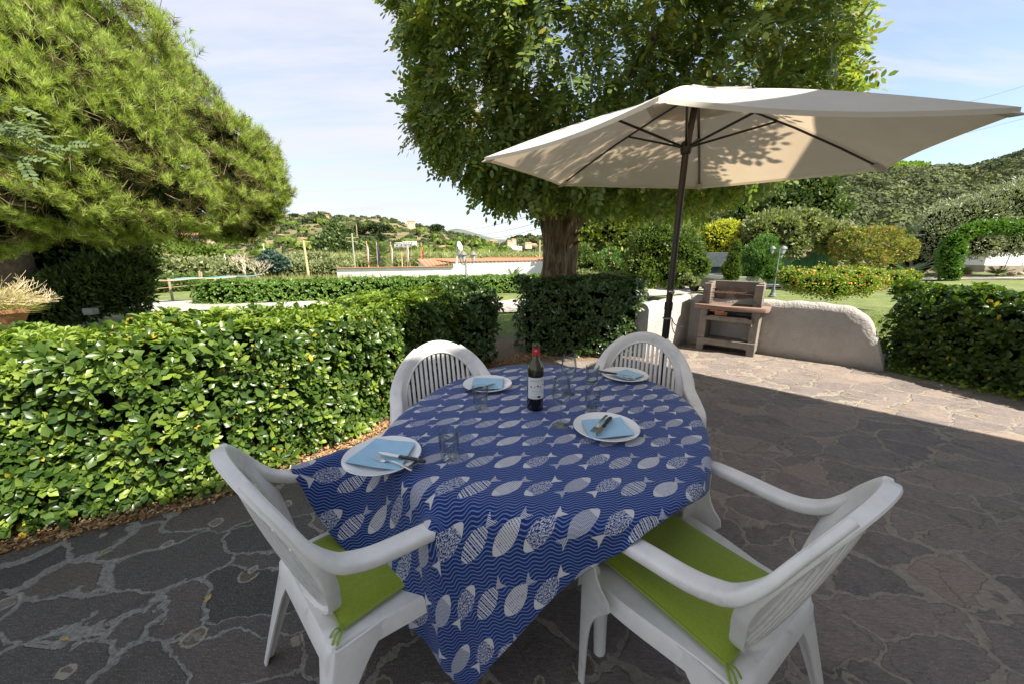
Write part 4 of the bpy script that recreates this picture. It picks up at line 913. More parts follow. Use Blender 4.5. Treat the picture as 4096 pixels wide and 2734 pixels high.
def rough_grass():
    n = 36000; x = -34+44*rng.random(n); y = 21+30*rng.random(n); P = np.stack([x, y, np.array([ground_z(a, b) for a, b in zip(x, y)])], 1)
    T = np.array([[-.05, 0, 0], [.05, 0, 0], [.02, 1, .15]]); V, F = scatter(T, np.array([[0, 1, 2]]), P, frames(np.array([0, 0, 1.])+rng.normal(size=(n, 3))*.4), .3+.6*rng.random(n))
    tag(link('rough_grass', npmesh('rough_grass', V, F), leafmat('rough_grass', [(.12, .15, .04), (.22, .22, .08), (.33, .29, .14)], .8, .3)), kind='stuff', label='rough dry grass of the field behind the clipped hedge', cat='grass')
    # short lawn blades near the terrace
    n = 60000; x = -9+22*rng.random(n); y = 5+10*rng.random(n)**1.2; k = (y > 6.9-.2*x) & ~((x > -9) & (x < -1.5) & (y < 5.6)); x = x[k]; y = y[k]; n = len(x)
    k = ~((np.abs(y-13.9) < 1.4)); x = x[k]; y = y[k]; n = len(x)
    P = np.stack([x, y, np.array([ground_z(a, b)-.01 for a, b in zip(x, y)])], 1)
    V, F = scatter(T*np.array([1.3, 1, 1]), np.array([[0, 1, 2]]), P, frames(np.array([0, 0, 1.])+rng.normal(size=(n, 3))*.5), .05+.06*rng.random(n))
    tag(link('lawn_grass', npmesh('lawn_grass', V, F), leafmat('lawn_grass', [(.12, .18, .04), (.19, .25, .06), (.27, .30, .09)], .8, .3)), kind='stuff', label='short lawn grass between the terrace and the far hedge', cat='grass')
rough_grass()
def sea():
    m, g, b = mat('sea_water', (.03, .075, .13), .25, 0, .5); v = g.obj(); setc(g, b, nrm=g.bump(g.noise(v, .6, 3), .4, .5))
    mb = MB(); mb.add([(-260, 300, -4.3), (900, 300, -4.3), (4000, 9000, -4.3), (-3000, 9000, -4.3)], [(0, 1, 2, 3)]); tag(mb.build('sea', m), kind='structure')
sea()
# ------------------------------------------------------------ houses on the hill and along the bay
M_hw = noisy('house_plaster_white', (.66, .64, .60), (.78, .76, .73), .5, .9)
M_hp = noisy('house_plaster_peach', (.58, .42, .28), (.66, .48, .34), .5, .9)
M_hroof = noisy('far_roof_tile', (.34, .15, .08), (.46, .24, .14), 1.5, .9)
M_hwin = noisy('far_window', (.05, .06, .07), (.10, .11, .12), 1, .3)
def house(label, u, v, Y, w, h, m, blocks=((0, 0, 1, 1),), rot=.2, roof=True, nw=3):
    c = at(u, v, Y); rt = thing('house', label, 'house', (c.x, c.y, c.z), rot)
    for bx, bz, fw, fh in blocks:
        W_ = w*fw; H_ = h*fh
        MB().box((bx*w, 0, bz*h+H_/2-h*.4), (W_, w*.5, H_+h*.8)).build('wall', m, rt)
        if roof:
            z = bz*h+H_; x0 = bx*w-W_/2-.4; x1 = bx*w+W_/2+.4; d_ = w*.25+.5
            MB().add([(x0, -d_, z), (x1, -d_, z), (x1, d_, z), (x0, d_, z), (x0+W_*.15, 0, z+H_*.32), (x1-W_*.15, 0, z+H_*.32)], [(0, 1, 5, 4), (1, 2, 5), (2, 3, 4, 5), (3, 0, 4), (3, 2, 1, 0)]).build('roof', M_hroof, rt)
        for k in range(nw):
            x = bx*w+W_*(-.36+.72*k/max(1, nw-1)); MB().box((x, -w*.25-.02, bz*h+H_*.5), (W_*.09, .12, H_*.32)).build('window', M_hwin, rt)
house('wide white terraced villa halfway up the left hill', 1632, 988, 270, 15, 2.6, M_hw, ((-.1, .0, .9, .8), (.1, .7, .5, .7), (-.35, .5, .35, .6), (.35, -.35, .5, .5)), -.1, False, 4)
house('low house with a red roof above the shore', 1795, 1006, 290, 14, 3.2, M_hp, rot=.1)
house('white and red house on the ridge of the left hill', 1645, 905, 430, 8, 4.5, M_hp, rot=.3)
house('small white house near the crest at the left end of the hill', 1147, 880, 470, 6, 3.5, M_hw)
house('orange roofed house on the crest beneath tall trees', 1300, 877, 480, 9, 4, M_hp)
house('tiny white house low on the left slope', 1225, 974, 300, 6, 3.2, M_hw)
house('small pale house with white walls beside the wooden pole', 1295, 997, 260, 7, 3.2, M_hw)
house('pair of pale cottages far left on the slope above the reeds', 1120, 960, 330, 7, 3.5, M_hp)
house('cream house on the wooded slope above the bay', 1975, 982, 480, 9, 5, M_hp)
house('terracotta coloured blocks stepping down the headland', 2050, 982, 640, 18, 7, M_hp, ((-.3, 0, .4, .9), (.1, .2, .4, 1)), .2)
house('white stepped houses below the terracotta ones on the headland', 2062, 991, 620, 20, 4, M_hw, ((-.2, 0, .6, .8), (.25, -.3, .5, .8)), .1, False)
house('house with an orange roof on the headland right of the white ones', 2113, 986, 640, 11, 5, M_hp)
house('white waterfront hotel with balconies across the bay', 2130, 1010, 700, 16, 12, M_hw, ((0, 0, 1, 1),), .1, True, 5)
house('peach waterfront house beside the hotel', 2150, 1010, 700, 8, 9, M_hp)
def orange_roof(label, u, v, Y, w, h):
    house(label, u, v, Y, w, h, M_hp, rot=.3, nw=4)
orange_roof('long farmhouse with terracotta roof seen below the pine', 720, 977, 75, 10, 1.6)
orange_roof('second long terracotta roofed house left of the first below the pine', 600, 982, 72, 6, 1.4)
orange_roof('low terracotta roof half hidden by scrub at left', 545, 1062, 36, 4.2, .9)
# boats
def boat(label, u, v, Y, L, mast=0):
    c = at(u, v, Y); rt = thing('boat', label, 'boat', (c.x, c.y, -4.35), random.uniform(-.4, .4), 'boats moored in the bay')
    hull = [(-L/2, -L*.12), (L*.3, -L*.14), (L/2, 0), (L*.3, L*.14), (-L/2, L*.12)]
    mb = MB(); n = 5; vs = [(x*.85, y*.6, 0) for x, y in hull]+[(x, y, L*.16) for x, y in hull]; mb.add(vs, [(4, 3, 2, 1, 0), (5, 6, 7, 8, 9)]+[(i, (i+1) % n, n+(i+1) % n, n+i) for i in range(n)])
    mb.build('hull', M_hw, rt); MB().box((-.05*L, 0, L*.22), (L*.35, L*.16, L*.13), taper=.8).build('cabin', M_hw, rt)
    if mast: MB().tube([(0, 0, 0), (0, 0, mast)], .12, 5).build('mast', M_hw, rt)
for a in (('white motor yacht in front of the waterfront hotel', 2112, 1020, 600, 13), ('small white boat right of the big trunk gap', 2152, 1021, 560, 7), ('small white boat in the middle of the bay', 1998, 1023, 520, 6), ('small boat close to the shore left of the middle one', 1970, 1026, 480, 6), ('small white boat beside the yacht', 2090, 1023, 560, 5), ('sailing boat with a bare mast in the bay', 2068, 1022, 600, 9, 13)): boat(*a)
# ------------------------------------------------------------ white wall, tiled building
def tile_mat():
    m, g, b = mat('roof_tiles', (.4, .18, .1), .85); v = g.uv(); u_, v_, _ = g.xyz(v)
    c = g.ramp(g.noise(v, 3.5, 5, .8), [(.3, (.24, .10, .055)), (.5, (.40, .18, .10)), (.7, (.52, .29, .17))]); setc(g, b, c); return m
M_tile = tile_mat()
def tiled_slope(name, a, b, c, d, pitch=.26, parent=None):
    """corrugated roof on quad a(eave left) b(eave right) c(ridge right) d(ridge left)"""
    a, b, c, d = [Vector(q) for q in (a, b, c, d)]; L = (b-a).length; n = int(L/pitch*6); m_ = max(3, int((d-a).length/.4)); rows = []
    nn = (b-a).cross(d-a).normalized()
    for i in range(n+1):
        s = i/n; row = []
        for j in range(m_*2+1):
            t = j/(m_*2); p = a.lerp(b, s).lerp(d.lerp(c, s), t)+nn*(.05*abs(math.sin(math.pi*i/6))+.03*(j % 2)); row.append(p)
        rows.append(row)
    o = MB().grid(rows).build(name, M_tile, parent, solid=.02); return o
def white_buildings():
    Y = 27.0; Yn = 25.5
    wl = at(1346, 1075, Y+1.5); wr = at(1815, 1068, Y); z0 = -2.2
    rt = thing('boundary_wall', 'long low white boundary wall capped with red tiles behind the far hedge', 'wall', (wl.x, wl.y, z0))
    def wallq(p, q, zt0, zt1, th, name, m, par, off):
        d = (q-p); d.z = 0; d.normalize(); nn = Vector((-d.y, d.x, 0))*th
        A = [Vector((p.x, p.y, z0)), Vector((q.x, q.y, z0)), Vector((q.x, q.y, zt1)), Vector((p.x, p.y, zt0))]; vs = [a-off for a in A]+[a+nn-off for a in A]
        return MB().add(vs, [(0, 1, 2, 3), (7, 6, 5, 4), (0, 4, 5, 1), (1, 5, 6, 2), (2, 6, 7, 3), (3, 7, 4, 0)]).build(name, m, par)
    o0 = Vector((wl.x, wl.y, z0)); wallq(wl, wr, wl.z, wr.z, .25, 'wall', M_wwall, rt, o0)
    d = (wr-wl); mb = MB(); mb.tube([wl-o0+Vector((-.1, 0, .03)), wr-o0+Vector((0, 0, .03))], .1, 6, ell=.35); mb.build('tile_capping', M_tile, rt)
    # building
    a = at(1812, 1052, Y); b = at(2262, 1044, Y-1.0); o1 = Vector((a.x, a.y, z0))
    bt = thing('house', 'low white building with a red tiled roof behind the far hedge', 'building', tuple(o1))
    wallq(a, b, a.z, b.z, .3, 'wall', M_wwall, bt, o1)
    e0 = at(1672, 1042, Y+1.0); MB()
    back = Vector((0, 6, 0))
    wallq(Vector((b.x, b.y, 0)), Vector((b.x+.3, b.y+6, 0)), b.z, b.z+.1, .3, 'side_wall', M_wwall, bt, o1)
    # roof: eave along the wall top, ridge behind
    r0 = at(1700, 1037, Y+5)-o1; r1 = at(2080, 1033, Y+5)-o1; r2 = at(2262, 1041, Y+2.5)-o1
    tiled_slope('roof', a-o1+Vector((-.05, -.04, .03)), b-o1+Vector((.1, -.04, .03)), r1+Vector((2.6, 0, -.05)), r0+Vector((.3, 0, 0)), parent=bt)
    la = at(1700, 1069, Y+.6)-o1; lb = at(1790, 1069, Y+.6)-o1; lc = at(1820, 1037, Y+4.8)-o1; ld = at(1668, 1038, Y+4.0)-o1
    tiled_slope('porch_roof', la, a-o1+Vector((0, .4, -.02)), lc, ld, parent=bt)
    q0 = at(1674, 1042, Y+3.9); q1 = at(1698, 1070, Y+.8); wallq(Vector((q0.x+.06, q0.y, 0)), Vector((q1.x+.06, q1.y, 0)), q0.z-.02, q1.z-.02, .1, 'gable_wall', M_wwall, bt, o1)
    MB().box(tuple(r1+Vector((.0, .05, .02))), (6.0, .22, .1)).build('ridge_tiles', M_tile, bt)
white_buildings()
# ------------------------------------------------------------ poles, flags, antenna, lamps
def pole(label, u, v0, v1, Y, r=.1, du=0, m=None, arms=(), name='utility_pole', group='utility poles across the field', cat='pole'):
    top = at(u, v0, Y); bot = at(u+du, v1, Y); z = min(bot.z, ground_z(bot.x, bot.y)); rt = thing(name, label, cat, (bot.x, bot.y, z), 0, group)
    t = top-Vector((bot.x, bot.y, z)); MB().tube([(0, 0, 0), tuple(t)], [r, r*.75], 8).build('pole', m or M_pole, rt)
    for (h, L) in arms: MB().box((t.x, 0, t.z-h), (L, .06, .06)).build('crossarm', M_pole, rt)
    return rt
pole('thick leaning wooden utility pole left of the dark conifer', 1213, 963, 1102, 30, .11, 22, arms=((.08, 1.0),))
pole('tall grey green utility pole right of the dark conifer', 1407, 934, 1071, 48, .13, 13, noisy('grey_pole', (.26, .27, .18), (.34, .34, .24), 3, .8), arms=((.5, 1.6), (1.0, 1.3)))
pole('short wooden pole with a crossbar between the flags', 1606, 1010, 1064, 40, .08, 2, arms=((.1, .5),))
pole('pale wooden pole just left of the big trunk', 2159, 962, 1045, 34, .09, -2)
pole('thin wooden pole right of the street lamp', 2073, 978, 1042, 60, .1, 0, arms=((1.0, 1.4),))
pole('short grey pole at the edge of the bay', 1957, 1000, 1042, 60, .09, 0, M_white_met)
pole('small white post leaning in the scrub at left', 897, 1016, 1062, 36, .07, 8, M_white_met)
pole('thin grey pole far left above the scrub', 1052, 976, 1020, 90, .13, 8, M_white_met)
pole('short wooden pole low on the slope behind the reeds', 1293, 975, 1018, 120, .18, 0)
pole('wooden pole high on the left slope', 1372, 905, 930, 300, .3, 0)
pole('wooden pole right of the high one on the left slope', 1425, 898, 925, 300, .3, 0)
def flag(label, u0, v0, u1, v1, Y, bands, side=1, vertical=True):
    top = at(u0, v0, Y); bot = at(u1, v1, Y); z = ground_z(bot.x, bot.y); rt = thing('flagpole', label, 'flagpole', (bot.x, bot.y, z), 0, 'row of flagpoles behind the white wall')
    t = top-Vector((bot.x, bot.y, z)); MB().tube([(0, 0, 0), tuple(t)], [.05, .035], 8).build('pole', noisy('flagpole_wood', (.45, .25, .15), (.62, .42, .28), 4, .7), rt)
    MB().lathe([(0, -.05), (.06, 0), (0, .06)], 8, tuple(t)).build('finial', M_pole, rt)
    # cloth hanging limp in folds: bands run along the hoist
    n = len(bands); nu = n*3; rows = []; Hf = 1.75; Wf = .18
    for i in range(nu+1):
        s = i/nu; row = []
        for j in range(13):
            k = j/12; ww = (.22+.78*math.sin(math.pi*min(1, k*1.05))**.8)*Wf*(1-.15*k)
            row.append((t.x+(.03+s*ww)*side+(bot.x-bot.x), t.y+.07*math.sin(s*9+k*3), t.z-.12-k*Hf-.25*s*(1-k)))
        rows.append(row)
    mb = MB(); mb.grid(rows); ms = [noisy('flag_cloth', tuple(c*.85 for c in b), b, 3, .8) for b in bands]
    me = mb.mesh('flag'); o = link('flag', me, ms, rt)
    for p in me.polygons: p.material_index = min(n-1, (p.index//12)//3)
RD = (.62, .06, .05); WH = (.8, .8, .78); BL = (.02, .05, .30); GR = (.02, .30, .08); BK = (.015, .015, .015); YE = (.75, .50, .04)
flag('flagpole with a red and white flag, leftmost of the five', 1465, 968, 1475, 1070, 32, (RD, WH, RD))
flag('flagpole with a dark blue flag, second from the left above the palm', 1505, 971, 1512, 1070, 33, (BL, BL, (.05, .08, .34)))
flag('flagpole with a green white and red flag in the middle', 1562, 972, 1569, 1070, 32, (GR, WH, RD))
flag('flagpole with a blue white and red flag, fourth from the left', 1626, 970, 1630, 1070, 32, (BL, WH, RD))
flag('flagpole with a black red and gold flag, rightmost', 1684, 973, 1688, 1042, 33, (BK, RD, YE))
def street_lamp(label, u, v0, v1, Y, heads, col):
    top = at(u, v0, Y); x, y = top.x, top.y; z = ground_z(x, y); h = top.z-z
    mp = noisy('lamp_paint', tuple(c*.8 for c in col), col, 12, .5, .3, 60, .002); mg, g_, b_ = mat('frosted_glass', (.42, .43, .42), .3, 0, .5)
    rt = thing('street_lamp', label, 'street lamp', (x, y, z))
    MB().lathe([(.17, 0), (.17, .06), (.13, .08), (.11, .16), (.075, .22), (.085, .27), (.05, .42), (.055, .46), (.035, .55), (.032, h*.52), (.048, h*.54), (.03, h*.57), (.022, h-.35), (.04, h-.33), (.022, h-.28), (.022, h-.12), (0, h-.05)], 16).build('post', mp, rt, smooth=True)
    for k in range(heads):
        a = 2*math.pi*k/heads+.35; dx, dy = math.cos(a)*.27, math.sin(a)*.27
        MB().tube([(0, 0, h-.42), (dx*.5, dy*.5, h-.50), (dx, dy, h-.42), (dx, dy, h-.34)], .013, 6).build('arm', mp, rt)
        MB().lathe([(.045, h-.34), (.10, h-.14), (.10, h-.13)], 6, (dx, dy, 0)).build('lantern', mg, rt)
        MB().lathe([(.135, h-.135), (.12, h-.11), (.055, h-.03), (.02, h-.02), (0, h+.01)], 12, (dx, dy, 0)).build('lantern_cap', mp, rt)
street_lamp('grey four headed street lamp in front of the far hedge', 1862, 1004, 1190, 13.6, 3, (.20, .19, .175))
street_lamp('grey street lamp with pale lanterns beside the orange flowered bush', 3122, 983, 1160, 17.0, 3, (.17, .19, .19))
def antenna():
    top = at(1828, 985, 22); bot = at(1830, 1110, 22); z = ground_z(bot.x, bot.y); rt = thing('antenna_mast', 'thin white mast carrying a round dish left of the street lamp', 'antenna', (bot.x, bot.y, z)); h = top.z-z
    MB().tube([(0, 0, 0), (0, 0, h)], .03, 8).build('mast', M_white_met, rt); MB().box((0, -.04, h-1.0), (.11, .09, .32)).build('junction_box', M_wwall, rt, bevel=.01)
    MB().lathe([(0, 0), (.1, .01), (.2, .045), (.27, .09), (.27, .1), (.19, .06), (0, .02)], 24, (0, 0, 0)).build('dish', M_wwall, rt, smooth=True)
    o = [q for q in bpy.data.objects if q.parent == rt and q.name.startswith('dish')][0]; o.rotation_euler = (R(75), 0, R(70)); o.location = (.12, -.05, h-.02)
    MB().tube([(-.15, 0, h-.35), (.25, 0, h-.35)], .015, 5).build('bracket', M_white_met, rt)
antenna()
def wires():
    mw, g_, b_ = mat('cable', (.12, .12, .13), .6)
    for lab, a, b, r in (('topmost of three power cables left of the big trunk', at(1785, 918, 140), at(2215, 838, 50), .03), ('middle of three power cables left of the big trunk', at(1850, 932, 140), at(2215, 875, 50), .03), ('lowest of three power cables left of the big trunk', at(1900, 946, 140), at(2215, 898, 50), .03),
                      ('upper thin cable crossing the sky behind the parasol tip at right', at(3700, 450, 30), at(4300, 280, 20), .006), ('lower thin cable crossing the sky behind the parasol tip at right', at(3600, 588, 30), at(4300, 420, 20), .006), ('white cable strung in front of the dark trees at right', at(3320, 938, 26), at(3700, 940, 26), .012)):
        pts = [a.lerp(b, k/10)-Vector((0, 0, (b-a).length*.012*math.sin(math.pi*k/10))) for k in range(11)]; c = pts[0].copy(); o = MB().tube([p-c for p in pts], r, 4).build('power_cable', mw); o.location = c; tag(o, lab, 'cable')
wires()
def pergola():
    P = [gnd(600, 1190), gnd(690, 1207), gnd(815, 1160), gnd(800, 1155)]
    rt = thing('pergola', 'flat pergola roofed with teal netting beyond the path', 'pergola', tuple(P[1])); o = P[1]
    tl = at(545, 1112, P[0].y+.8); tr = at(945, 1104, 18.5); fl = at(640, 1120, P[1].y-.2)
    me, g_, b_ = mat('teal_net', (.10, .24, .24), .8); tz = at(690, 1113, P[1].y).z
    A = [at(548, 1117, 13.6), None, at(945, 1104, 16.0), None]
    rows = []; 
    for i in range(13):
        row = []
        for j in range(7):
            s = i/12; t = j/6; p = A[0].lerp(A[2], s)+Vector((.1, 1.5, 0))*t; p.z = tz+.02*math.sin(s*14)-.05*math.sin(math.pi*t)+.0*s; row.append(p-o)
        rows.append(row)
    MB().grid(rows).build('net_roof', me, rt, solid=.01)
    mb = MB(); mb.tube([rows[i][0]+Vector((0, 0, -.03)) for i in range(13)], .03, 5); mb.build('beam', M_wood, rt)
    mb = MB(); mb.tube([rows[i][6]+Vector((0, 0, -.03)) for i in range(13)], .03, 5); mb.build('beam', M_wood, rt)
    for (u, v, du) in ((595, 1190, 0), (692, 1207, -18), (810, 1165, 0), (802, 1160, 0)):
        q = gnd(u, v); t = at(u+du, 1117, q.y); t.z = tz; MB().tube([q-o, t-o], .045, 6).build('post', M_wood, rt)
    q1 = gnd(595, 1190); q2 = gnd(810, 1165); MB().tube([q1-o+Vector((0, 0, .35)), q2-o+Vector((0, 0, .35))], .02, 5).build('rail', M_wood, rt)
pergola()
def bare_tree():
    r = random.Random(4); b = gnd(1000, 1085); b = at(995, 1085, 30); b.z = ground_z(b.x, b.y); rt = thing('bare_tree', 'low bare tree with pale twisting branches left of the wooden pole', 'tree', tuple(b)); mb = MB()
    def br(p, d, L, rad, k):
        q = p+d*L; mb.tube([p, p.lerp(q, .5)+Vector((r.uniform(-.1, .1)*L, 0, r.uniform(-.05, .1)*L)), q], [rad, rad*.8, rad*.6], 5)
        if k: 
            for _ in range(3): br(q, (d+Vector((r.uniform(-.9, .9), r.uniform(-.6, .6), r.uniform(-.1, .7)))).normalized(), L*r.uniform(.6, .85), rad*.6, k-1)
    br(Vector((0, 0, 0)), Vector((-.3, 0, .8)).normalized(), .9, .12, 4); br(Vector((0, 0, 0)), Vector((.6, 0, .6)).normalized(), .8, .1, 4); mb.build('branches', noisy('dead_wood', (.34, .28, .2), (.5, .43, .34), 6, .9), rt)
bare_tree()
def fan_palm(label, c, size, n=30, m=None, trunk=.0, spread=(.1, 1.5)):
    rt = thing('palm', label, 'palm', tuple(c)); parts = []; T = []; F = []
    # one frond: stem plus long narrow leaflets
    for i in range(14):
        y = .3+.7*i/14
        for s in (-1, 1): b = len(T); L = .32*(1-.5*abs(i/14-.3)); T += [(0, y, -.25*y*y), (s*L*.8, y+L*.55, -.25*y*y-.08), (0, y+.045, -.25*y*y)]; F.append((b, b+1, b+2))
    T += [(-.012, 0, 0), (.012, 0, 0), (0, 1, -.25)]; F.append((len(T)-3, len(T)-2, len(T)-1)); T = np.array(T); F = np.array(F)
    a = rng.random(n)*6.283; t = spread[0]+(spread[1]-spread[0])*rng.random(n); Y = np.stack([np.cos(a)*np.sin(t), np.sin(a)*np.sin(t), np.cos(t)], 1); N = np.stack([-np.cos(a)*np.cos(t), -np.sin(a)*np.cos(t), np.sin(t)], 1)
    V, FF = scatter(T, F, np.tile([0, 0, trunk], (n, 1)), frames(Y, N), size*(.8+.4*rng.random(n))); link('fronds', npmesh('fronds', V, FF), m or MIDG, rt)
    MB().tube([(0, 0, -.1), (0, 0, max(trunk, .12))], [size*.12, size*.1], 9).build('trunk', M_bark, rt)
PG = leafmat('palm_leaf', [(.10, .14, .05), (.16, .20, .08), (.26, .28, .12)], .5, .3)
c = at(1521, 1075, 36); c.z = ground_z(c.x, c.y); fan_palm('bushy fan palm behind the low white wall among the flags', c, 1.7, 80, PG, at(1521, 1030, 36).z-c.z, (.1, 2.3))
c = at(2050, 1104, 25); c.z = -.3; fan_palm('low spiky palm against the white building left of the trunk', c, .8, 26, PG, .1)
c = gnd(2480, 1100); fan_palm('spiky green yucca among the shrubs right of the trunk', c+Vector((0, 0, .35)), .62, 70, OLEA, .1, (.05, 1.6))
c = gnd(3740, 1118); c.y += 2.0; c.z = ground_z(c.x, c.y); fan_palm('cycad with drooping fronds behind the rustic rail', c, 1.3, 34, leafmat('cycad_leaf', [(.08, .12, .06), (.16, .20, .11)], .5, .2), .3, (.5, 1.6))
c = gnd(3985, 1108); fan_palm('small sunlit cycad at the far right by the path', c, .75, 30, MIDG, .15, (.3, 1.5))
# ------------------------------------------------------------ right-hand garden things
def shed():
    a = at(3165, 1070, 24.5); b = at(3345, 1072, 23.2); zt0 = at(3165, 1010, 24.5).z; zt1 = at(3345, 1003, 23.2).z; z0 = ground_z(a.x, a.y)-.2
    m, g_, b_ = mat('green_boards', (.02, .10, .045), .6); v = g_.obj(); x_, y_, z_ = g_.xyz(v); st = g_.m('FRACT', x_*3.2); setc(g_, b_, g_.mix(g_.gt(st, .92), g_.ramp(g_.noise(v, 3, 4), [(.3, (.02, .10, .04)), (.7, (.035, .15, .065))]), (.008, .03, .015)))
    rt = thing('shed', 'green boarded garden shed half hidden under the fig tree', 'shed', (a.x, a.y, z0)); o = Vector((a.x, a.y, z0)); bk = Vector((.5, 3, 0))
    A = [Vector((a.x, a.y, z0)), Vector((b.x, b.y, z0)), Vector((b.x, b.y, zt1)), Vector((a.x, a.y, zt0))]; vs = [p-o for p in A]+[p+bk-o for p in A]
    MB().add(vs, [(0, 1, 2, 3), (7, 6, 5, 4), (1, 5, 6, 2), (4, 0, 3, 7)]).build('wall', m, rt)
    B = [A[3]-o+Vector((-.2, -.2, .03)), A[2]-o+Vector((.2, -.2, .03)), A[2]+bk-o+Vector((.2, .2, .35)), A[3]+bk-o+Vector((-.2, .2, .35))]; MB().add(B, [(0, 1, 2, 3)]).build('roof', noisy('brown_sheet', (.14, .10, .08), (.2, .15, .12), 4, .8), rt, solid=.06)
    MB().box(tuple((A[3]-o).lerp(A[2]-o, .35)+Vector((0, -.04, -.2))), (1.0, .04, .3)).build('window', noisy('brown_board', (.09, .06, .045), (.14, .1, .07), 4, .8), rt)
shed()
def jeep():
    c = gnd(2858, 1112); c = at(2858, 1085, 19.5); z = ground_z(c.x, c.y); rt = thing('parked_jeep', 'old dark open jeep under a dark canvas top parked behind the shrubs', 'car', (c.x, c.y, z), .1)
    mp = noisy('olive_paint', (.12, .13, .09), (.17, .18, .13), 3, .45); mk = noisy('dark_canvas', (.035, .045, .05), (.06, .075, .08), 6, .8); gl, g_, b_ = mat('windscreen', (.10, .13, .15), .08)
    s = at(2858, 1010, 19.5).z-z
    MB().prism([(-.95, .35), (.95, .35), (.95, .8), (.75, .95), (-.75, .95), (-.95, .8)], -2.2, .0, Matrix.Rotation(math.pi/2, 4, 'X') @ Matrix.Scale(-1, 4, (0, 0, 1))).build('body', mp, rt, bevel=.05)
    MB().prism([(-.85, .9), (.85, .9), (.72, 1.32), (-.72, 1.32)], -.05, .0, Matrix.Translation((0, .35, 0)) @ Matrix.Rotation(math.pi/2, 4, 'X')).build('windscreen', gl, rt)
    MB().prism([(-.95, 1.28), (.95, 1.28), (.93, s-.08), (.8, s), (-.8, s), (-.93, s-.08)], -1.9, .25, Matrix.Translation((0, 0.4, 0)) @ Matrix.Rotation(math.pi/2, 4, 'X')).build('canvas_top', mk, rt, bevel=.03)
    for sx in (-1, 1):
        for y in (.35, 2.0): MB().lathe([(.02, -.1), (.33, -.1), (.36, -.06), (.36, .06), (.33, .1), (.02, .1)], 20).build('wheel', M_dkmetal, rt)
    ws = [q for q in bpy.data.objects if q.parent == rt and q.name.startswith('wheel')]
    for q, (sx, y) in zip(ws, ((-1, .35), (-1, 1.9), (1, .35), (1, 1.9))): q.location = (sx*.8, y, .36); q.rotation_euler = (0, math.pi/2, 0)
    for sx in (-1, 1): MB().lathe([(.0, -.03), (.1, -.02), (.1, .03), (0, .04)], 14, (sx*.55, -.02, .7)).build('headlight', M_white_met, rt)
jeep()
def rail():
    a = gnd(3672, 1112); b = gnd(3795, 1105); rt = thing('rustic_rail', 'rustic X shaped wooden rail beside the gravel path at right', 'fence', tuple(a)); d = b-a; L = d.length; d.normalize(); h = (1112-1068)/1500*a.y*1.02
    def s(t, z): return (d.x*L*t, d.y*L*t, z)
    for t0, z0, t1, z1 in ((.30, h, .98, h+.03), (.02, 0, .42, h), (.62, 0, .42, h), (.45, 0, .85, h), (1.02, 0, .85, h), (.42, h*.8, .95, h*.02)):
        MB().tube([s(t0, z0), s(t1, z1)], .04, 7).build('wooden_bar', M_wood, rt)
rail()
def right_house():
    a = at(3935, 1068, 36); b = at(4200, 1075, 35); z0 = ground_z(a.x, a.y)-.3; rt = thing('house', 'white walled building with brown plinth behind the ivy arch', 'building', (a.x, a.y, z0)); o = Vector((a.x, a.y, z0)); zt = at(4000, 960, 36).z; zp = at(3990, 1062, 36).z
    def w(za, zb, m, n, off):
        A = [Vector((a.x, a.y-off, za)), Vector((b.x+3, b.y-off, za)), Vector((b.x+3, b.y-off, zb)), Vector((a.x, a.y-off, zb))]; bk = Vector((.4, 4, 0)); vs = [p-o for p in A]+[p+bk-o for p in A]
        MB().add(vs, [(0, 1, 2, 3), (7, 6, 5, 4), (1, 5, 6, 2), (4, 0, 3, 7), (3, 2, 6, 7)]).build(n, m, rt)
    w(zp, zt, M_wwall, 'wall', 0); w(z0, zp, noisy('brown_plinth', (.30, .24, .18), (.40, .33, .26), 3, .9), 'plinth', .12)
    q = at(4010, 1040, 35)-o; MB().tube([(q.x, q.y-.3, q.z-.8), (q.x+.35, q.y-.3, q.z+1.6)], .03, 6).build('iron_post', M_dkmetal, rt)
right_house()
def wire_fence():
    a = gnd(4010, 1088); b = gnd(4180, 1092); rt = thing('wire_fence', 'low wire mesh fence in front of the white building at right', 'fence', tuple(a)); L = b-a; h = .95; mb = MB()
    for k in range(13): mb.tube([L*(k/12), L*(k/12)+Vector((0, 0, h))], .006, 4)
    for k in range(7): mb.tube([Vector((0, 0, h*k/6)), L+Vector((0, 0, h*k/6))], .006, 4)
    mb.build('mesh', M_white_met, rt)
    for k in (0, .5, 1): MB().tube([L*k, L*k+Vector((0, 0, h+.1))], .03, 6).build('post', M_dkmetal, rt)
wire_fence()
def plant_pot():
    c = gnd(3858, 1108); rt = thing('potted_plant', 'feathery grey plant in a terracotta trough under the ivy arch', 'potted plant', tuple(c)); MB().box((0, 0, .11), (.5, .3, .2), taper=1.1).build('pot', M_terra, rt, bevel=.01)
    n = 900; P = rng.normal(size=(n, 3))*np.array([.1, .1, .02])+np.array([0, 0, .2]); V, F = scatter(np.array([[-.02, 0, 0], [.02, 0, 0], [0, 1, .1]]), np.array([[0, 1, 2]]), P, frames(np.array([0, 0, 1.])+rng.normal(size=P.shape)*.38), .7*(.5+.6*rng.random(n))); link('foliage', npmesh('foliage', V, F), GREY, rt)
plant_pot()
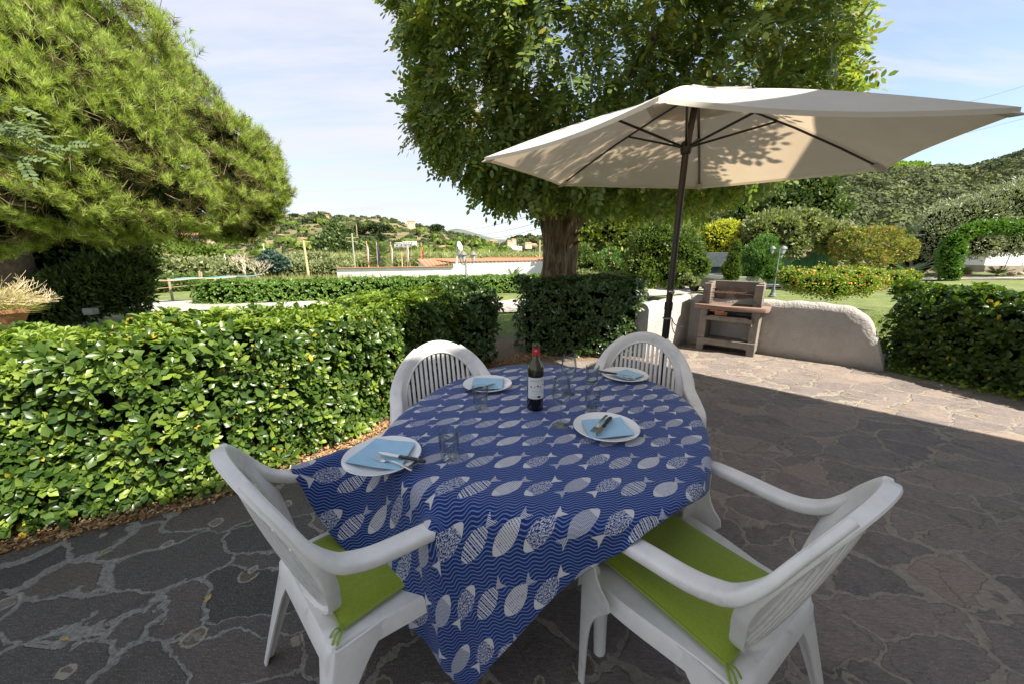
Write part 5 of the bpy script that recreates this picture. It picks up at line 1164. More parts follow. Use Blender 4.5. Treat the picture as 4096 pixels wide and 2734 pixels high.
for i, (u, v, s, lab) in enumerate(((4045, 1102, .28, 'rounded reddish boulder near the wire fence at the right edge'), (3985, 1090, .14, 'small pale stone left of the reddish boulder'), (4080, 1100, .22, 'rounded stone right of the reddish boulder at the picture edge'))):
    c = gnd(u, v); bm = bmesh.new(); bmesh.ops.create_icosphere(bm, subdivisions=3, radius=s)
    for q in bm.verts: q.co *= 1+.12*math.sin(q.co.x*9/s*.3+i)*math.cos(q.co.y*7/s*.3); q.co.z *= .7
    me = bpy.data.meshes.new('rock'); bm.to_mesh(me); bm.free(); o = link('rock', me, noisy('rock', (.35, .24, .17), (.5, .38, .3), 4, .9, .5), smooth=True); o.location = (c.x, c.y, c.z+s*.4); tag(o, lab, 'rock')
# big bowl of grass on a pillar at the left edge
def bowl():
    c = at(-62, 1240, 3.35); z0 = 0; rt = thing('terracotta_bowl', 'wide terracotta bowl planted with dry wispy grass at the left edge', 'planter', (c.x, c.y, c.z-.27)); bz = c.z-.27
    MB().lathe([(.09, 0), (.11, 0), (.19, .10), (.245, .22), (.265, .24), (.265, .27), (.245, .27), (.23, .23), (0, .22)], 40).build('bowl', noisy('weathered_terracotta', (.26, .11, .05), (.42, .2, .12), 9, .85, .5, 40, .004), rt, smooth=True)
    MB().lathe([(0, .245), (.23, .24)], 20).build('soil', M_bark, rt)
    n = 5200; P = rng.normal(size=(n, 3))*np.array([.10, .10, .004])+np.array([0, 0, .24]); k = np.hypot(P[:, 0], P[:, 1]) < .24; P = P[k]; n = len(P)
    ax = np.array([0, 0, .75])+nrmz(P*np.array([1, 1, 0]))*.55+rng.normal(size=(n, 3))*.35
    T = np.array([[-.008, 0, 0], [.008, 0, 0], [-.006, .55, .02], [.006, .55, .02], [0, 1, -.05]]); F = np.array([[0, 1, 3], [0, 3, 2], [2, 3, 4]])
    L = .13+.14*rng.random(n); V, FF = scatter(T, F, P, frames(ax), L); link('grass', npmesh('grass', V, FF), leafmat('bowl_grass', [(.20, .24, .05), (.36, .36, .10), (.50, .44, .20), (.62, .50, .27)], .7, .35), rt)
    r = random.Random(9); mb = MB()
    for _ in range(170):
        a = r.uniform(-1.3, 1.5) if r.random() < .8 else r.uniform(0, 6.28); t = r.uniform(.3, 1.25); d = Vector((math.cos(a)*math.sin(t), math.sin(a)*math.sin(t), math.cos(t))); L = r.uniform(.18, .38); p = Vector((math.cos(a)*.14, math.sin(a)*.14, .25)); q = p+d*L-Vector((0, 0, .14*L)); m_ = p.lerp(q, .5)+Vector((0, 0, .05)); mb.tube([p, m_, q], .0016, 3, cap=False)
        for k in range(3):
            e = q+Vector((r.uniform(-.05, .05), r.uniform(-.05, .05), r.uniform(.0, .06))); mb.tube([m_.lerp(q, .6+.15*k), e], .0012, 3, cap=False)
    mb.build('dry_stalks', noisy('straw', (.5, .40, .22), (.66, .55, .34), 9, .8), rt)
    p = MB(); p.box((0, 0, bz/2), (.34, .34, bz)); o = p.build('stone_pillar', M_plaster, bevel=.02); o.location = (c.x, c.y, 0); tag(o, 'plastered pillar carrying the terracotta bowl behind the left hedge', 'pillar')
bowl()
MBk = MB(); q = gnd(352, 1245); MBk.box((0, 0, .3), (.19, .12, .12)); o = MBk.build('stone_block', noisy('grey_stone', (.18, .18, .18), (.26, .26, .25), 7, .9), bevel=.01); q = at(360, 1235, 7.0); o.location = (q.x, q.y, q.z-.35); tag(o, 'grey stone block behind the left hedge below the dark bushes', 'stone')
# two storey house behind the camera: its eaves throw the shade over table and terrace
def house_behind():
    h = 5.0; k = h/math.tan(SUN_EL); s = Vector((SD.x, SD.y, 0)).normalized()*k
    A = [(-4.2, .63), (-.52, 2.74), (1.57, 5.25), (6.6, .22), (4.5, -1.8), (-3.4, -1.5)]
    poly = [(x+s.x, y+s.y) for x, y in A]; rt = thing('house', 'two storey house behind the viewer whose eaves shade the terrace', 'house', (2, -3, 0))
    poly = [(x-2, y+3) for x, y in poly]; cx = sum(p[0] for p in poly)/6; cy = sum(p[1] for p in poly)/6
    MB().prism(poly, h, h+.16).build('roof', M_hroof, rt)
    MB().prism([(cx+(x-cx)*.78, cy+(y-cy)*.72) for x, y in poly], 0, h-.003).build('wall', noisy('house_wall', (.66, .63, .58), (.74, .71, .66), 2, .9), rt)
house_behind()
# ------------------------------------------------------------ cloth draped by a small mass-spring solver
def cloth_sim(N=(-.315,.49),L=1.95,W=1.5,sp=.0195,steps=150,iters=10,capsules=(),TC=(.18,1.642),TA=.76,TB=.67,TZ=.742,ang=math.radians(34),seed=3):
    nx=int(L/sp)+1;ny=int(W/sp)+1
    e1=np.array([np.cos(ang),np.sin(ang)]);e2=np.array([-e1[1],e1[0]])
    S,T=np.meshgrid(np.arange(nx)*sp,np.arange(ny)*sp,indexing='ij')
    bmp=.075*np.clip(S/.7,0,1)**1.3*(1-.6*np.clip((S-1.1)/.8,0,1)); T=T*(W+bmp)/W-bmp
    P=np.zeros((nx,ny,3));P[...,0]=N[0]+S*e1[0]+T*e2[0];P[...,1]=N[1]+S*e1[1]+T*e2[1];P[...,2]=TZ+.004
    ax=np.array([.39,.92]);ax/=np.hypot(*ax);px=np.array([ax[1],-ax[0]])
    rng=np.random.default_rng(seed)
    P[...,2]+=rng.normal(0,.0004,(nx,ny))
    V=np.zeros_like(P);n=2.4
    r0=P[...,:2]-np.array(TC);pin=((np.abs(r0@ax)/TA)**n+(np.abs(r0@px)/TB)**n)<.8
    P0=P.copy();P0[...,2]=TZ+.0005;P[pin]=P0[pin]
    def con(A,B,rest,k):
        d=B-A;l=np.sqrt((d**2).sum(-1,keepdims=True))+1e-9
        c=d*((l-rest)/l*.5*k);A+=c;B-=c
    R2=P[...,:2].copy()
    def rl(A,B): return np.sqrt(((B-A)**2).sum(-1,keepdims=True))
    W3x=rl(R2[:-3],R2[3:]);W3y=rl(R2[:,:-3],R2[:,3:])
    dt=1/60
    for st in range(steps):
        V[...,2]-=9.8*dt; V*=.985
        Q=P+V*dt
        hit=np.zeros((nx,ny),bool)
        if st==0: frz=hit.copy()
        for it in range(iters):
            for o in(0,1):
                m=(nx-o)//2*2;A=Q[o:o+m:2];B=Q[o+1:o+m:2];con(A,B,rl(R2[o:o+m:2],R2[o+1:o+m:2]),1)
                m=(ny-o)//2*2;A=Q[:,o:o+m:2];B=Q[:,o+1:o+m:2];con(A,B,rl(R2[:,o:o+m:2],R2[:,o+1:o+m:2]),1)
            for o in(0,1):
                m=(nx-o)//2*2
                A=Q[o:o+m:2,:-1];B=Q[o+1:o+m:2,1:];con(A,B,rl(R2[o:o+m:2,:-1],R2[o+1:o+m:2,1:]),.25)
                A=Q[o:o+m:2,1:];B=Q[o+1:o+m:2,:-1];con(A,B,rl(R2[o:o+m:2,1:],R2[o+1:o+m:2,:-1]),.25)
            if it%3==0:
                for w in(3,):
                    A=Q[:-w].copy();B=Q[w:].copy();d=B-A;l=np.sqrt((d**2).sum(-1,keepdims=True))+1e-9;c=d*((l-W3x)/l*.5*.025);Q[:-w]+=c;Q[w:]-=c
                    A=Q[:,:-w].copy();B=Q[:,w:].copy();d=B-A;l=np.sqrt((d**2).sum(-1,keepdims=True))+1e-9;c=d*((l-W3y)/l*.5*.025);Q[:,:-w]+=c;Q[:,w:]-=c
            # table collider: superellipse column slightly flared
            r=Q[...,:2]-np.array(TC);a=r@ax;b=r@px
            fl=1+.06*np.clip(TZ-Q[...,2],0,.4)
            rr=((np.abs(a)/(TA*fl))**n+(np.abs(b)/(TB*fl))**n)**(1/n)+1e-9
            ins=(rr<1)&(Q[...,2]<TZ)
            dtop=TZ-Q[...,2]; dside=(1-rr)*TB
            top=ins&(dtop<dside*1.0+.0)
            side=ins&~top&(Q[...,2]<TZ-.004)
            top=top|(ins&~side)
            Q[...,2]=np.where(top,TZ,Q[...,2])
            sc=(1/rr)[...,None]
            Q[...,:2]=np.where(side[...,None],np.array(TC)+r*sc,Q[...,:2])
            stick=np.zeros((nx,ny),bool)
            for (c0,c1,rad,*sk) in capsules:
                c0=np.array(c0);c1=np.array(c1);u=c1-c0;t=np.clip(((Q-c0)@u)/(u@u),0,1)
                d=Q-(c0+t[...,None]*u);l=np.sqrt((d**2).sum(-1))+1e-9
                h=l<rad;hit|=l<rad+.003;stick|=(l<rad+.003)&bool(sk);Q=np.where(h[...,None],c0+t[...,None]*u+d/l[...,None]*rad,Q)
            Q[...,2]=np.maximum(Q[...,2],.02)
            Q[pin]=P0[pin]
        Q[hit]=P[hit]*.9+Q[hit]*.1
        Q[frz]=P[frz]
        if st>8: frz|=hit&stick
        V=(Q-P)/dt
        # friction on table
        on=(Q[...,2]<TZ+.0015)&(Q[...,2]>TZ-.0015)
        V[on]*=.3;V[hit]*=.1
        V=np.nan_to_num(V)
        sp_=1e-9+np.sqrt((V**2).sum(-1,keepdims=True));V=np.where(sp_>2.5,V*2.5/sp_,V)
        P=Q
    return S,T,P
TC = Vector((.18, 1.642, 0)); TAX = Vector((.39, .92, 0)).normalized(); TPX = Vector((TAX.y, -TAX.x, 0)); TA, TB = .76, .67
def superell(a, b, n=2.4, k=64):
    out = []
    for i in range(k):
        th = 2*math.pi*i/k; c, s = math.cos(th), math.sin(th); out.append((a*math.copysign(abs(c)**(2/n), c), b*math.copysign(abs(s)**(2/n), s)))
    return out
def on_table(a, b, z=0): p = TC+TAX*a+TPX*b; return Vector((p.x, p.y, z))
M_plastic, g, b = mat('white_plastic', (.74, .73, .71), .32, 0, .45)
v = g.obj(); setc(g, b, g.ramp(g.noise(v, 7, 5, .7), [(.28, (.55, .51, .45)), (.42, (.70, .675, .64)), (.6, (.77, .745, .70)), (.8, (.79, .77, .735))]), g.ramp(g.noise(v, 30, 4), [(.3, .28), (.7, .48)]), g.bump(g.noise(v, 400, 2), .08, .001))
def table():
    rt = thing('garden_table', 'white plastic garden table under the blue fish tablecloth', 'table', (TC.x, TC.y, 0), math.atan2(TAX.y, TAX.x))
    MB().prism(superell(TA-.035, TB-.035), .70, .738).build('tabletop', M_plastic, rt, bevel=.004)
    for a in (-.40, .40):
        for b_ in (-.32, .32): MB().tube([(a*1.08, b_*1.08, 0), (a, b_, .70)], [.022, .036], 12).build('leg', M_plastic, rt, smooth=True)
table()
# ------------------------------------------------------------ chair
CH = [(.602, 1.013, .600), (-.480, 1.116, -.779), (-.29, 1.785, math.pi+.41), (.73, 2.03, math.pi-.368)]
def backp(x, z, off=0):   # surface of the chair back
    t = (z-.40)/.59; y = -.195-.175*t-.015*math.sin(math.pi*t)+.085*(x/.27)**2*(1-.25*t)
    return Vector((x, y+off, z))
def sweep(mb, pts, Ws, wid, thk, n=14, ex=.45):
    rows = []
    for i, p in enumerate(pts):
        p = Vector(p); t = (Vector(pts[min(i+1, len(pts)-1)])-Vector(pts[max(i-1, 0)])).normalized(); W = Vector(Ws[i]); W = (W-t*W.dot(t)).normalized(); Tn = t.cross(W)
        a = wid[i] if isinstance(wid, list) else wid; h = thk[i] if isinstance(thk, list) else thk; row = []
        for k in range(n):
            th = 2*math.pi*(k+.5)/n; c, s = math.cos(th), math.sin(th); row.append(p+W*(a/2*math.copysign(abs(c)**ex, c))+Tn*(h/2*math.copysign(abs(s)**ex, s)))
        rows.append(row)
    mb.grid(rows, wrap=True); m_ = len(mb.v); b0 = m_-n*len(pts)
    mb.f += [tuple(range(b0, b0+n)), tuple(range(m_-1, m_-n-1, -1))]; mb.mi += [0, 0]; return mb
def smooth_path(pts, k=6):
    out = []; P = [Vector(p) for p in pts]
    for i in range(len(P)-1):
        p0 = P[max(i-1, 0)]; p1 = P[i]; p2 = P[i+1]; p3 = P[min(i+2, len(P)-1)]
        for j in range(k):
            t = j/k; out.append(.5*((2*p1)+(p2-p0)*t+(2*p0-5*p1+4*p2-p3)*t*t+(-p0+3*p1-3*p2+p3)*t**3))
    out.append(P[-1]); return out
IZ, IX, IH = .665, .200, .232
def outer_w(ph):   # width of the frame ring round the slats at angle ph
    s = math.sin(ph); return .032+.034*sstep(-.45, .25, s)
def ringp(ph, k, off=0):
    w = outer_w(ph)*k; x = math.cos(ph)*(IX+w); z = IZ+math.sin(ph)*(IH+w); return backp(x, z, off)
def make_chair(label):
    rt = thing('garden_chair', label, 'chair', (0, 0, 0), 0, 'white plastic armchairs round the table')
    # frame ring (front face, rolled rim, back face)
    rows = []; n = 72
    prof = [(0, -.006), (0, .004), (.08, .009), (.16, .004), (.5, .010), (.85, .016), (1.0, .012), (1.06, -.002), (1.03, -.018), (.95, -.022), (.90, -.012), (.5, -.002), (.1, -.006)]
    for i in range(n):
        ph = 2*math.pi*i/n; rows.append([ringp(ph, k, o) for k, o in prof])
    rows.append(rows[0]); MB().grid(rows, wrap=True).build('back_frame', M_plastic, rt, smooth=True, merge=True)
    mb = MB(); ns = 15
    for i in range(ns):
        x = -IX+IX*2*(i+.5)/ns; hh = IH*math.sqrt(max(0, 1-(x/IX)**2))+.004; pts = [backp(x, IZ-hh+2*hh*k/10, -.004) for k in range(11)]
        sweep(mb, pts, [(1, 0, 0)]*11, .0165, .009, 8, .7)
    mb.build('slats', M_plastic, rt, smooth=True)
    for s in (-1, 1):
        # arm: flows out of the back rim, forward, and bends down into the front leg
        key = [ringp(R(62), .97, -.004), ringp(R(48), .97, -.004), ringp(R(34), .98, -.003), ringp(R(21), 1.0, .0)]
        key = [tuple(k) for k in key]+[(.266, -.212, .716), (.270, -.16, .689), (.277, -.10, .677), (.288, .0, .672), (.296, .09, .666), (.300, .135, .660), (.3025, .163, .645), (.3035, .172, .61), (.3035, .175, .58)]
        pts = smooth_path([(x*s, y, z) for x, y, z in key], 5); m_ = len(pts); Ws = []; wd = []; tk = []
        for i, p in enumerate(pts):
            t = i/(m_-1); a = R(62)*max(0, 1-t*3.2); Ws.append((s*math.cos(a), 0, math.sin(a))); wd.append(.030+.034*sstep(0, .35, t)); tk.append(.022+.014*sstep(.1, .4, t)+.006*sstep(.8, 1, t))
        MB_ = MB(); sweep(MB_, pts, Ws, wd, tk, 16, .55).build('armrest', M_plastic, rt, smooth=True)
    def leg(s, fx, fy, tx, ty, ztop, dy, wtx, wty, wb, flare, name='leg'):
        """L-section leg; corner line from (tx,ty,ztop) to (fx,fy,0); dy = direction of the side flange (+1 forward, -1 back)"""
        rows = []; N_ = 22
        for i in range(N_+1):
            t = i/N_; z = ztop*(1-t); x = tx+(fx-tx)*t; y = ty+(fy-ty)*t; f = flare(z); wx = wb+(wtx-wb)*(1-t)+f*.6; wy = wb+(wty-wb)*(1-t)+f; th = .007
            c = .010; L = [(0, wy), (0, c), (.003, .003), (c, 0), (wx, 0), (wx, th), (c+th, th), (th+.002, th+.002), (th, c+th), (th, wy)]
            rows.append([Vector((s*(x-a), y+dy*b_, z)) for a, b_ in L])
        mb = MB(); mb.grid(rows, wrap=True); k = len(rows)*10; mb.f += [tuple(range(10)), tuple(range(k-1, k-11, -1))]; mb.mi += [0, 0]; return mb.build(name, M_plastic, rt, smooth=True)
    fl = lambda z: .085*math.exp(-((max(0, .43-z))/.075)**1.3) if z < .43 else .085*math.exp(-((z-.43)/.05)**1.2)
    fr = lambda z: .10*math.exp(-((max(0, .42-z))/.09)**1.2)
    for s in (-1, 1):
        leg(s, .305, .215, .3315, .198, .61, -1, .045, .048, .030, fl)
        leg(s, .285, -.335, .245, -.235, .425, 1, .07, .07, .032, fr)
    # seat: shallow dished pan with a turned-down skirt
    rows = []; ys = np.linspace(-.235, .235, 13)
    for y in ys:
        t = (y+.235)/.47; hw = .225+.045*sstep(0, .8, t); row = []
        for k in np.linspace(-1, 1, 17): row.append((k*hw, y, .428-.012*(1-k*k)*math.sin(math.pi*t)-.012*max(0, t-.85)/.15))
        row = [(-hw-.012, y, .37-.0*t), (-hw-.008, y, .418)]+row+[(hw+.008, y, .418), (hw+.012, y, .37)]; rows.append(row)
    f0 = [(x*1.0, y+.014, z-.012) for x, y, z in rows[-1]]; f1 = [(x, y+.018, min(z, .428)-.06 if abs(x) < .26 else z-.02) for x, y, z in rows[-1]]
    r0 = [(x*.97, y-.012, z-.01) for x, y, z in rows[0]]; r1 = [(x*.95, y-.02, z-.06) for x, y, z in rows[0]]
    MB().grid([r1, r0]+rows+[f0, f1]).build('seat', M_plastic, rt, smooth=True, solid=.006)
    # rear web between seat and slatted oval
    rows = [[backp(x, .455-.045*abs(x)/.2+dz, -.004) if j else Vector((x*1.05, -.245, .40)) for j, dz in enumerate((0, 0))] for x in np.linspace(-.2, .2, 15)]
    MB().grid(rows).build('rear_web', M_plastic, rt, smooth=True, solid=.005)
    return rt
labs = ['empty white plastic armchair with lime cushion turned half away at the lower right', 'white plastic armchair at the lower left with its lime cushion mostly hidden by the tablecloth', 'white plastic armchair at the far left of the table in front of the hedge', 'white plastic armchair at the far right of the table in front of the parasol pole']
chairs = []
for i, ((x, y, th), lab) in enumerate(zip(CH, labs)):
    if i == 0: c0 = make_chair(lab); c = c0
    else: c = copy_tree(c0)
    c.location = (x, y, 0); c.rotation_euler = (0, 0, th); c['label'] = lab; chairs.append(c)
# cushions
def fabric(name, a, b_, sc=350, rough=.85):
    m, g, b = mat(name, a, rough, 0, .2); v = g.obj(); n1 = g.noise(g.mapv(v, (1, 14, 1)), sc*.25, 2, .6); n2 = g.noise(g.mapv(v, (14, 1, 1)), sc*.25, 2, .6)
    setc(g, b, g.ramp(n1*.5+n2*.5, [(.35, a), (.65, b_)]), nrm=g.bump(n1+n2, .35, .002)); b.inputs['Sheen Weight'].default_value = .2; return m
M_lime = fabric('lime_fabric', (.19, .26, .018), (.31, .38, .045)); M_limed = fabric('lime_piping', (.22, .32, .04), (.28, .38, .06))
def cushion(label, c, sx=.40, sy=.43, off=.02):
    x, y, th = c; rt = thing('seat_cushion', label, 'cushion', (x, y, .424), th, 'lime green seat cushions'); n = 26; rows = []; top = []; bot = []
    def pt(i, j, s):
        a = -1+2*i/n; b_ = -1+2*j/n; e = (1-a**8)*(1-b_**8); w = 1+.0*a
        ha = .005+.034*max(0, e)**.35*(1+.12*math.sin(a*5+b_*3)+.10*math.sin(b_*8-a*2)); fx = a*sx/2*(1-.03*(1-b_*b_)); fy = b_*sy/2*(1-.03*(1-a*a))
        return (fx, fy+off, .016+s*ha*(.55 if s > 0 else .36))
    MB().grid([[pt(i, j, 1) for j in range(n+1)] for i in range(n+1)]).grid([[pt(i, j, -1) for j in range(n+1)][::-1] for i in range(n+1)]).build('pad', M_lime, rt, smooth=True)
    lp = [pt(i, 0, 0) for i in range(n)]+[pt(n, j, 0) for j in range(n)]+[pt(n-i, n, 0) for i in range(n)]+[pt(0, n-j, 0) for j in range(n+1)]; MB().tube(lp, .0055, 6).build('piping', M_limed, rt, smooth=True)
    for s in (-1, 1):
        cx, cy = s*sx/2, -sy/2+off
        for d in ((.03*s, -.02, .006), (.02*s, -.045, -.035), (-.012*s, -.035, -.02)): MB().tube(smooth_path([(cx, cy, .016), (cx+d[0]*.6, cy+d[1]*.5, .022), (cx+d[0], cy+d[1]-.006, .006+d[2]), (cx+d[0]*.4, cy+d[1]*1.1, -.014+d[2]*.5)], 4), [.004]*13, 5, ell=.4).build('tie', M_limed, rt)
cushion('lime green cushion fully visible on the right armchair', CH[0]); cushion('lime green cushion partly covered by the tablecloth on the left armchair', CH[1])
# ------------------------------------------------------------ tablecloths
def loc2(c, pt): co, s = math.cos(c[2]), math.sin(c[2]); return (c[0]+co*pt[0]-s*pt[1], c[1]+s*pt[0]+co*pt[1], pt[2])
caps = []
def armc(c, s): return np.array(loc2(c, (s*.30, .16, .645))), np.array(loc2(c, (s*.277, -.16, .672)))
a_, b_ = armc(CH[0], -1); caps += [(a_, b_, .042), (loc2(CH[0], (-.31, .175, .64)), loc2(CH[0], (-.31, .2, .1)), .038)]
a_, b_ = armc(CH[1], -1); caps += [(a_, b_, .042, 1), (loc2(CH[1], (-.31, .175, .64)), loc2(CH[1], (-.31, .2, .1)), .038)]
a_, b_ = armc(CH[1], 1); caps += [(a_, a_+(b_-a_)*.32, .044, 1)]     # only the end of this arm is under the cloth
def fish_mat():
    m, g, b = mat('fish_cotton', (.02, .04, .2), .8, 0, .25); uv = g.uv(); S0, T0, _ = g.xyz(uv)
    ca, sa = math.cos(R(34)), math.sin(R(34)); Xw = S0*ca-T0*sa; Yw = S0*sa+T0*ca; S_ = Xw*.8+Yw*.6; T_ = Yw*.8-Xw*.6+2.0; uv = g.cxyz(S_, T_, 0.0)
    rowf = T_/.0603; r = g.m('FLOOR', rowf); ly = (rowf-r-.5)*.0603
    sp = (S_+r*.0784+20)/.2486; cI = g.m('FLOOR', sp); lx = (sp-cI)*.2486-.045
    typ = g.m('FLOOR', g.m('MODULO', (cI*2-r)+500.2, 5.0)); flip = g.gt(typ, 2.5)
    x = lx*(1-flip)+(.15-lx)*flip
    wob = (g.noise(g.mapv(uv, (1, 1, 1)), 45, 2, .6)-.5)*.006
    tt = g.m('DIVIDE', x, .118, clamp=True); prof = g.m('POWER', g.mx(tt*(1-tt)*4, 0.0001), .72)
    body = g.m('MULTIPLY', g.lt(g.absv(ly)+wob*.3, prof*.0255), g.m('MULTIPLY', g.gt(x, .001), g.lt(x, .117)))
    tail = g.m('MULTIPLY', g.lt(g.absv(ly), (x-.112)*.52+.001), g.m('MULTIPLY', g.gt(x, .113), g.lt(x+g.absv(ly)*-.5, .137)))
    # printed textures inside the fish
    br = g.noise(g.mapv(uv, (30, 260, 1), (0, 0, 0)), 1.0, 2, .6)
    st = g.m('SINE', x*820+wob*300+g.m('SINE', x*310)*1.3); stripes = g.gt(st+br*.6, .30)
    ver = g.gt(g.m('SINE', x*900+wob*200)+.15, 0); hor = g.gt(g.m('SINE', ly*1500+wob*150)+.1, 0)
    grid_ = g.m('MULTIPLY', g.mx(ver, g.m('MULTIPLY', hor, g.gt(br, .42))), 1.0)
    sca = g.gt(g.noise(g.mapv(uv, (150, 420, 1), (0, 0, R(20))), 1.0, 1, .5), .53)
    hatch = g.gt(g.m('SINE', (x+ly)*1000+wob*200)*g.m('SINE', (x-ly)*900+wob*260), -.02)
    t0 = g.lt(typ, .5); t1 = g.lt(g.absv(typ-1), .5); t2 = g.lt(g.absv(typ-2), .5); t3 = g.lt(g.absv(typ-3), .5); t4 = g.gt(typ, 3.5)
    tex = t0*stripes+t1*grid_+t2*sca+t3*hatch+t4*sca
    headsolid = g.m('MULTIPLY', g.lt(x, .024), 1-t0*.999); tex = g.mx(tex, g.gt(headsolid, .5))
    tex = g.mx(tex*body, tail*g.mx(t2+t4, g.gt(g.m('SINE', x*1500+ly*500), -.2)))
    # wavy lines
    wy = Yw+.0042*g.m('SINE', Xw*125+g.m('SINE', Yw*23)*1.6)+.003*g.m('SINE', Xw*41+Yw*17)+.010*g.m('SINE', Xw*9+1); ln = g.step(g.m('SINE', wy*640), .25, .75)
    base = g.mix(ln, (.008, .022, .108), (.11, .18, .44)); fish = (.56, .55, .545)
    c = g.mix(tex, base, fish); wv = g.noise(g.mapv(uv, (900, 900, 1)), 1, 1, .5); c = g.mix(wv*.35, c, g.mix(1, c, (.7, .7, .7), 'MULTIPLY'))
    n2 = g.noise(g.mapv(uv, (6, 2.5, 1)), 1, 4, .6)
    setc(g, b, c, nrm=g.bump(wv*.15+n2*9+g.noise(g.mapv(uv, (2.2, 9, 1), (0, 0, R(30))), 1, 5, .65)*5, .35, .004)); b.inputs['Sheen Weight'].default_value = .15; return m
def fish_cloth():
    S, T, P = cloth_sim(capsules=caps); nx, ny, _ = P.shape
    # soft gathers in the hanging part
    rel = P[..., :2]-np.array([TC.x, TC.y]); th = np.arctan2(rel[..., 1], rel[..., 0]); drop = np.clip((.725-P[..., 2])/.30, 0, 1.3); rad = np.hypot(rel[..., 0], rel[..., 1])[..., None]
    fold = .5+.5*np.sin(th*17+1.5*np.sin(th*5)+P[..., 2]*3); amp = .030*drop*(.55+.45*np.sin(th*6+2))
    P[..., :2] += rel/rad*(amp*fold)[..., None]; P[..., 2] += .006*drop*np.sin(th*23+1)+.0012*(drop == 0)*0
    top = (drop <= 0); P[..., 2] += top*.0016*(np.sin(S*9+T*3)**8+np.sin(T*8.2+1)**10)
    P = P.reshape(-1, 3); idx = np.arange(nx*ny).reshape(nx, ny)
    F = np.stack([idx[:-1, :-1], idx[1:, :-1], idx[1:, 1:], idx[:-1, 1:]], -1).reshape(-1, 4); o = Vector((TC.x, TC.y, .742)); me = npmesh('fish_tablecloth', P-np.array(o), F)
    ul = me.uv_layers.new(name='UVMap'); li = F.ravel(); uv = np.stack([S.ravel()[li], T.ravel()[li]], 1); ul.data.foreach_set('uv', uv.astype(np.float32).ravel())
    ob = link('fish_tablecloth', me, fish_mat(), smooth=True); ob.location = o
    md = ob.modifiers.new('t', 'SOLIDIFY'); md.thickness = .0016; md.offset = 1; md = ob.modifiers.new('s', 'SUBSURF'); md.levels = 1; md.render_levels = 1
    tag(ob, 'dark blue cotton tablecloth printed with white fish and wavy lines', 'tablecloth')
fish_cloth()
def under_cloth():
    m, g, b = mat('patterned_oilcloth', (.2, .15, .1), .45); v = g.obj(); c = g.vor(g.mapv(v, (1, 1, 1)), 7, 'F1', 'Color'); r1, r2, r3 = g.xyz(c)
    col = g.ramp(r1, [(.0, (.30, .42, .30)), (.3, (.24, .12, .06)), (.5, (.40, .22, .12)), (.7, (.14, .30, .14)), (.9, (.20, .12, .08))], 'CONSTANT'); setc(g, b, g.mix(g.ramp(g.noise(v, 60, 4, .7), [(.4, 0), (.7, .5)]), col, (.40, .46, .36)))
    rows = []; k = 96
    for i in range(k):
        th = 2*math.pi*i/k; row = []
        for j in range(9):
            t = j/8; q = superell(TA-.026, TB-.026, 2.4, k)[i]; f = 1+(.006*math.sin(i*.9)+.006*math.sin(i*.37))*t; d_ = .05+.33*sstep(.25, .8, -q[1]/TB)+.015*math.sin(i*.13*2)
            p = on_table(q[0]*f, q[1]*f, .739-d_*t); row.append(p-Vector((TC.x, TC.y, .7)))
        rows.append(row)
    rows.append(rows[0]); o = MB().grid(rows).build('lower_tablecloth', m, smooth=True); o.location = (TC.x, TC.y, .7); tag(o, 'brown and green patterned cloth hanging below the blue tablecloth', 'tablecloth')
under_cloth()
# ------------------------------------------------------------ things on the table
TZ = .745
M_porc, g, b = mat('white_porcelain', (.80, .80, .78), .12, 0, .5)
def plate(label, x, y, r=.135):
    rt = MB().lathe([(0, .004), (r*.55, .004), (r*.60, .0), (r*.63, .003), (r*.97, .017), (r, .021), (r*.985, .024), (r*.95, .022), (r*.66, .0085), (r*.58, .0075), (0, .0075)], 64, (0, 0, 0)).build('dinner_plate', M_porc, smooth=True); rt.location = (x, y, TZ+.0015); return tag(rt, label, 'plate', 'white dinner plates')
plate('white dinner plate at the near left of the table', -.460, 1.205); plate('white dinner plate at the right centre of the table behind the empty armchair', .389, 1.430)
plate('white dinner plate at the far right of the table', .668, 2.118); plate('white dinner plate at the far left of the table', -.135, 1.958)
M_nap = noisy('blue_paper', (.30, .50, .64), (.35, .55, .69), 30, .9, .3, 300, .001)
def napkin(label, Q, lift=(0, 0, 0, 0)):
    Q = [Vector((*q, 0)) for q in Q]; c = sum(Q, Vector())/4; n = 14; rows = []
    for i in range(n+1):
        row = []
        for j in range(n+1):
            s, t = i/n, j/n; p = (Q[0]*(1-s)+Q[3]*s)*(1-t)+(Q[1]*(1-s)+Q[2]*s)*t
            z = .0105+.018*max(0, max(abs(s-.5), abs(t-.5))*2-.35)**1.3+(lift[0]*(1-s)*(1-t)+lift[1]*(1-s)*t+lift[2]*s*t+lift[3]*s*(1-t))+.001*math.sin(s*9+t*7); p = p-c+(.02*math.sin(math.pi*s)*(c-p)*0); row.append((p.x, p.y, z))
        rows.append(row)
    o = MB().grid(rows).build('napkin', M_nap, smooth=True, solid=.0022); o.location = (c.x, c.y, TZ+.004); return tag(o, label, 'napkin', 'light blue paper napkins')
napkin('light blue napkin on the near left plate', [(-.570, 1.150), (-.521, 1.312), (-.360, 1.275), (-.372, 1.100)], (0, .003, .006, 0))
napkin('light blue napkin on the right centre plate', [(.298, 1.482), (.472, 1.510), (.483, 1.350), (.300, 1.318)]); napkin('light blue napkin on the far right plate', [(.575, 2.125), (.705, 2.205), (.775, 2.09), (.655, 2.010)]); napkin('light blue napkin on the far left plate', [(-.219, 2.045), (-.048, 2.03), (-.052, 1.865), (-.217, 1.865)])
M_steel, g, b = mat('stainless_steel', (.62, .60, .57), .18, 1); M_black, g, b = mat('black_handle', (.012, .012, .013), .4)
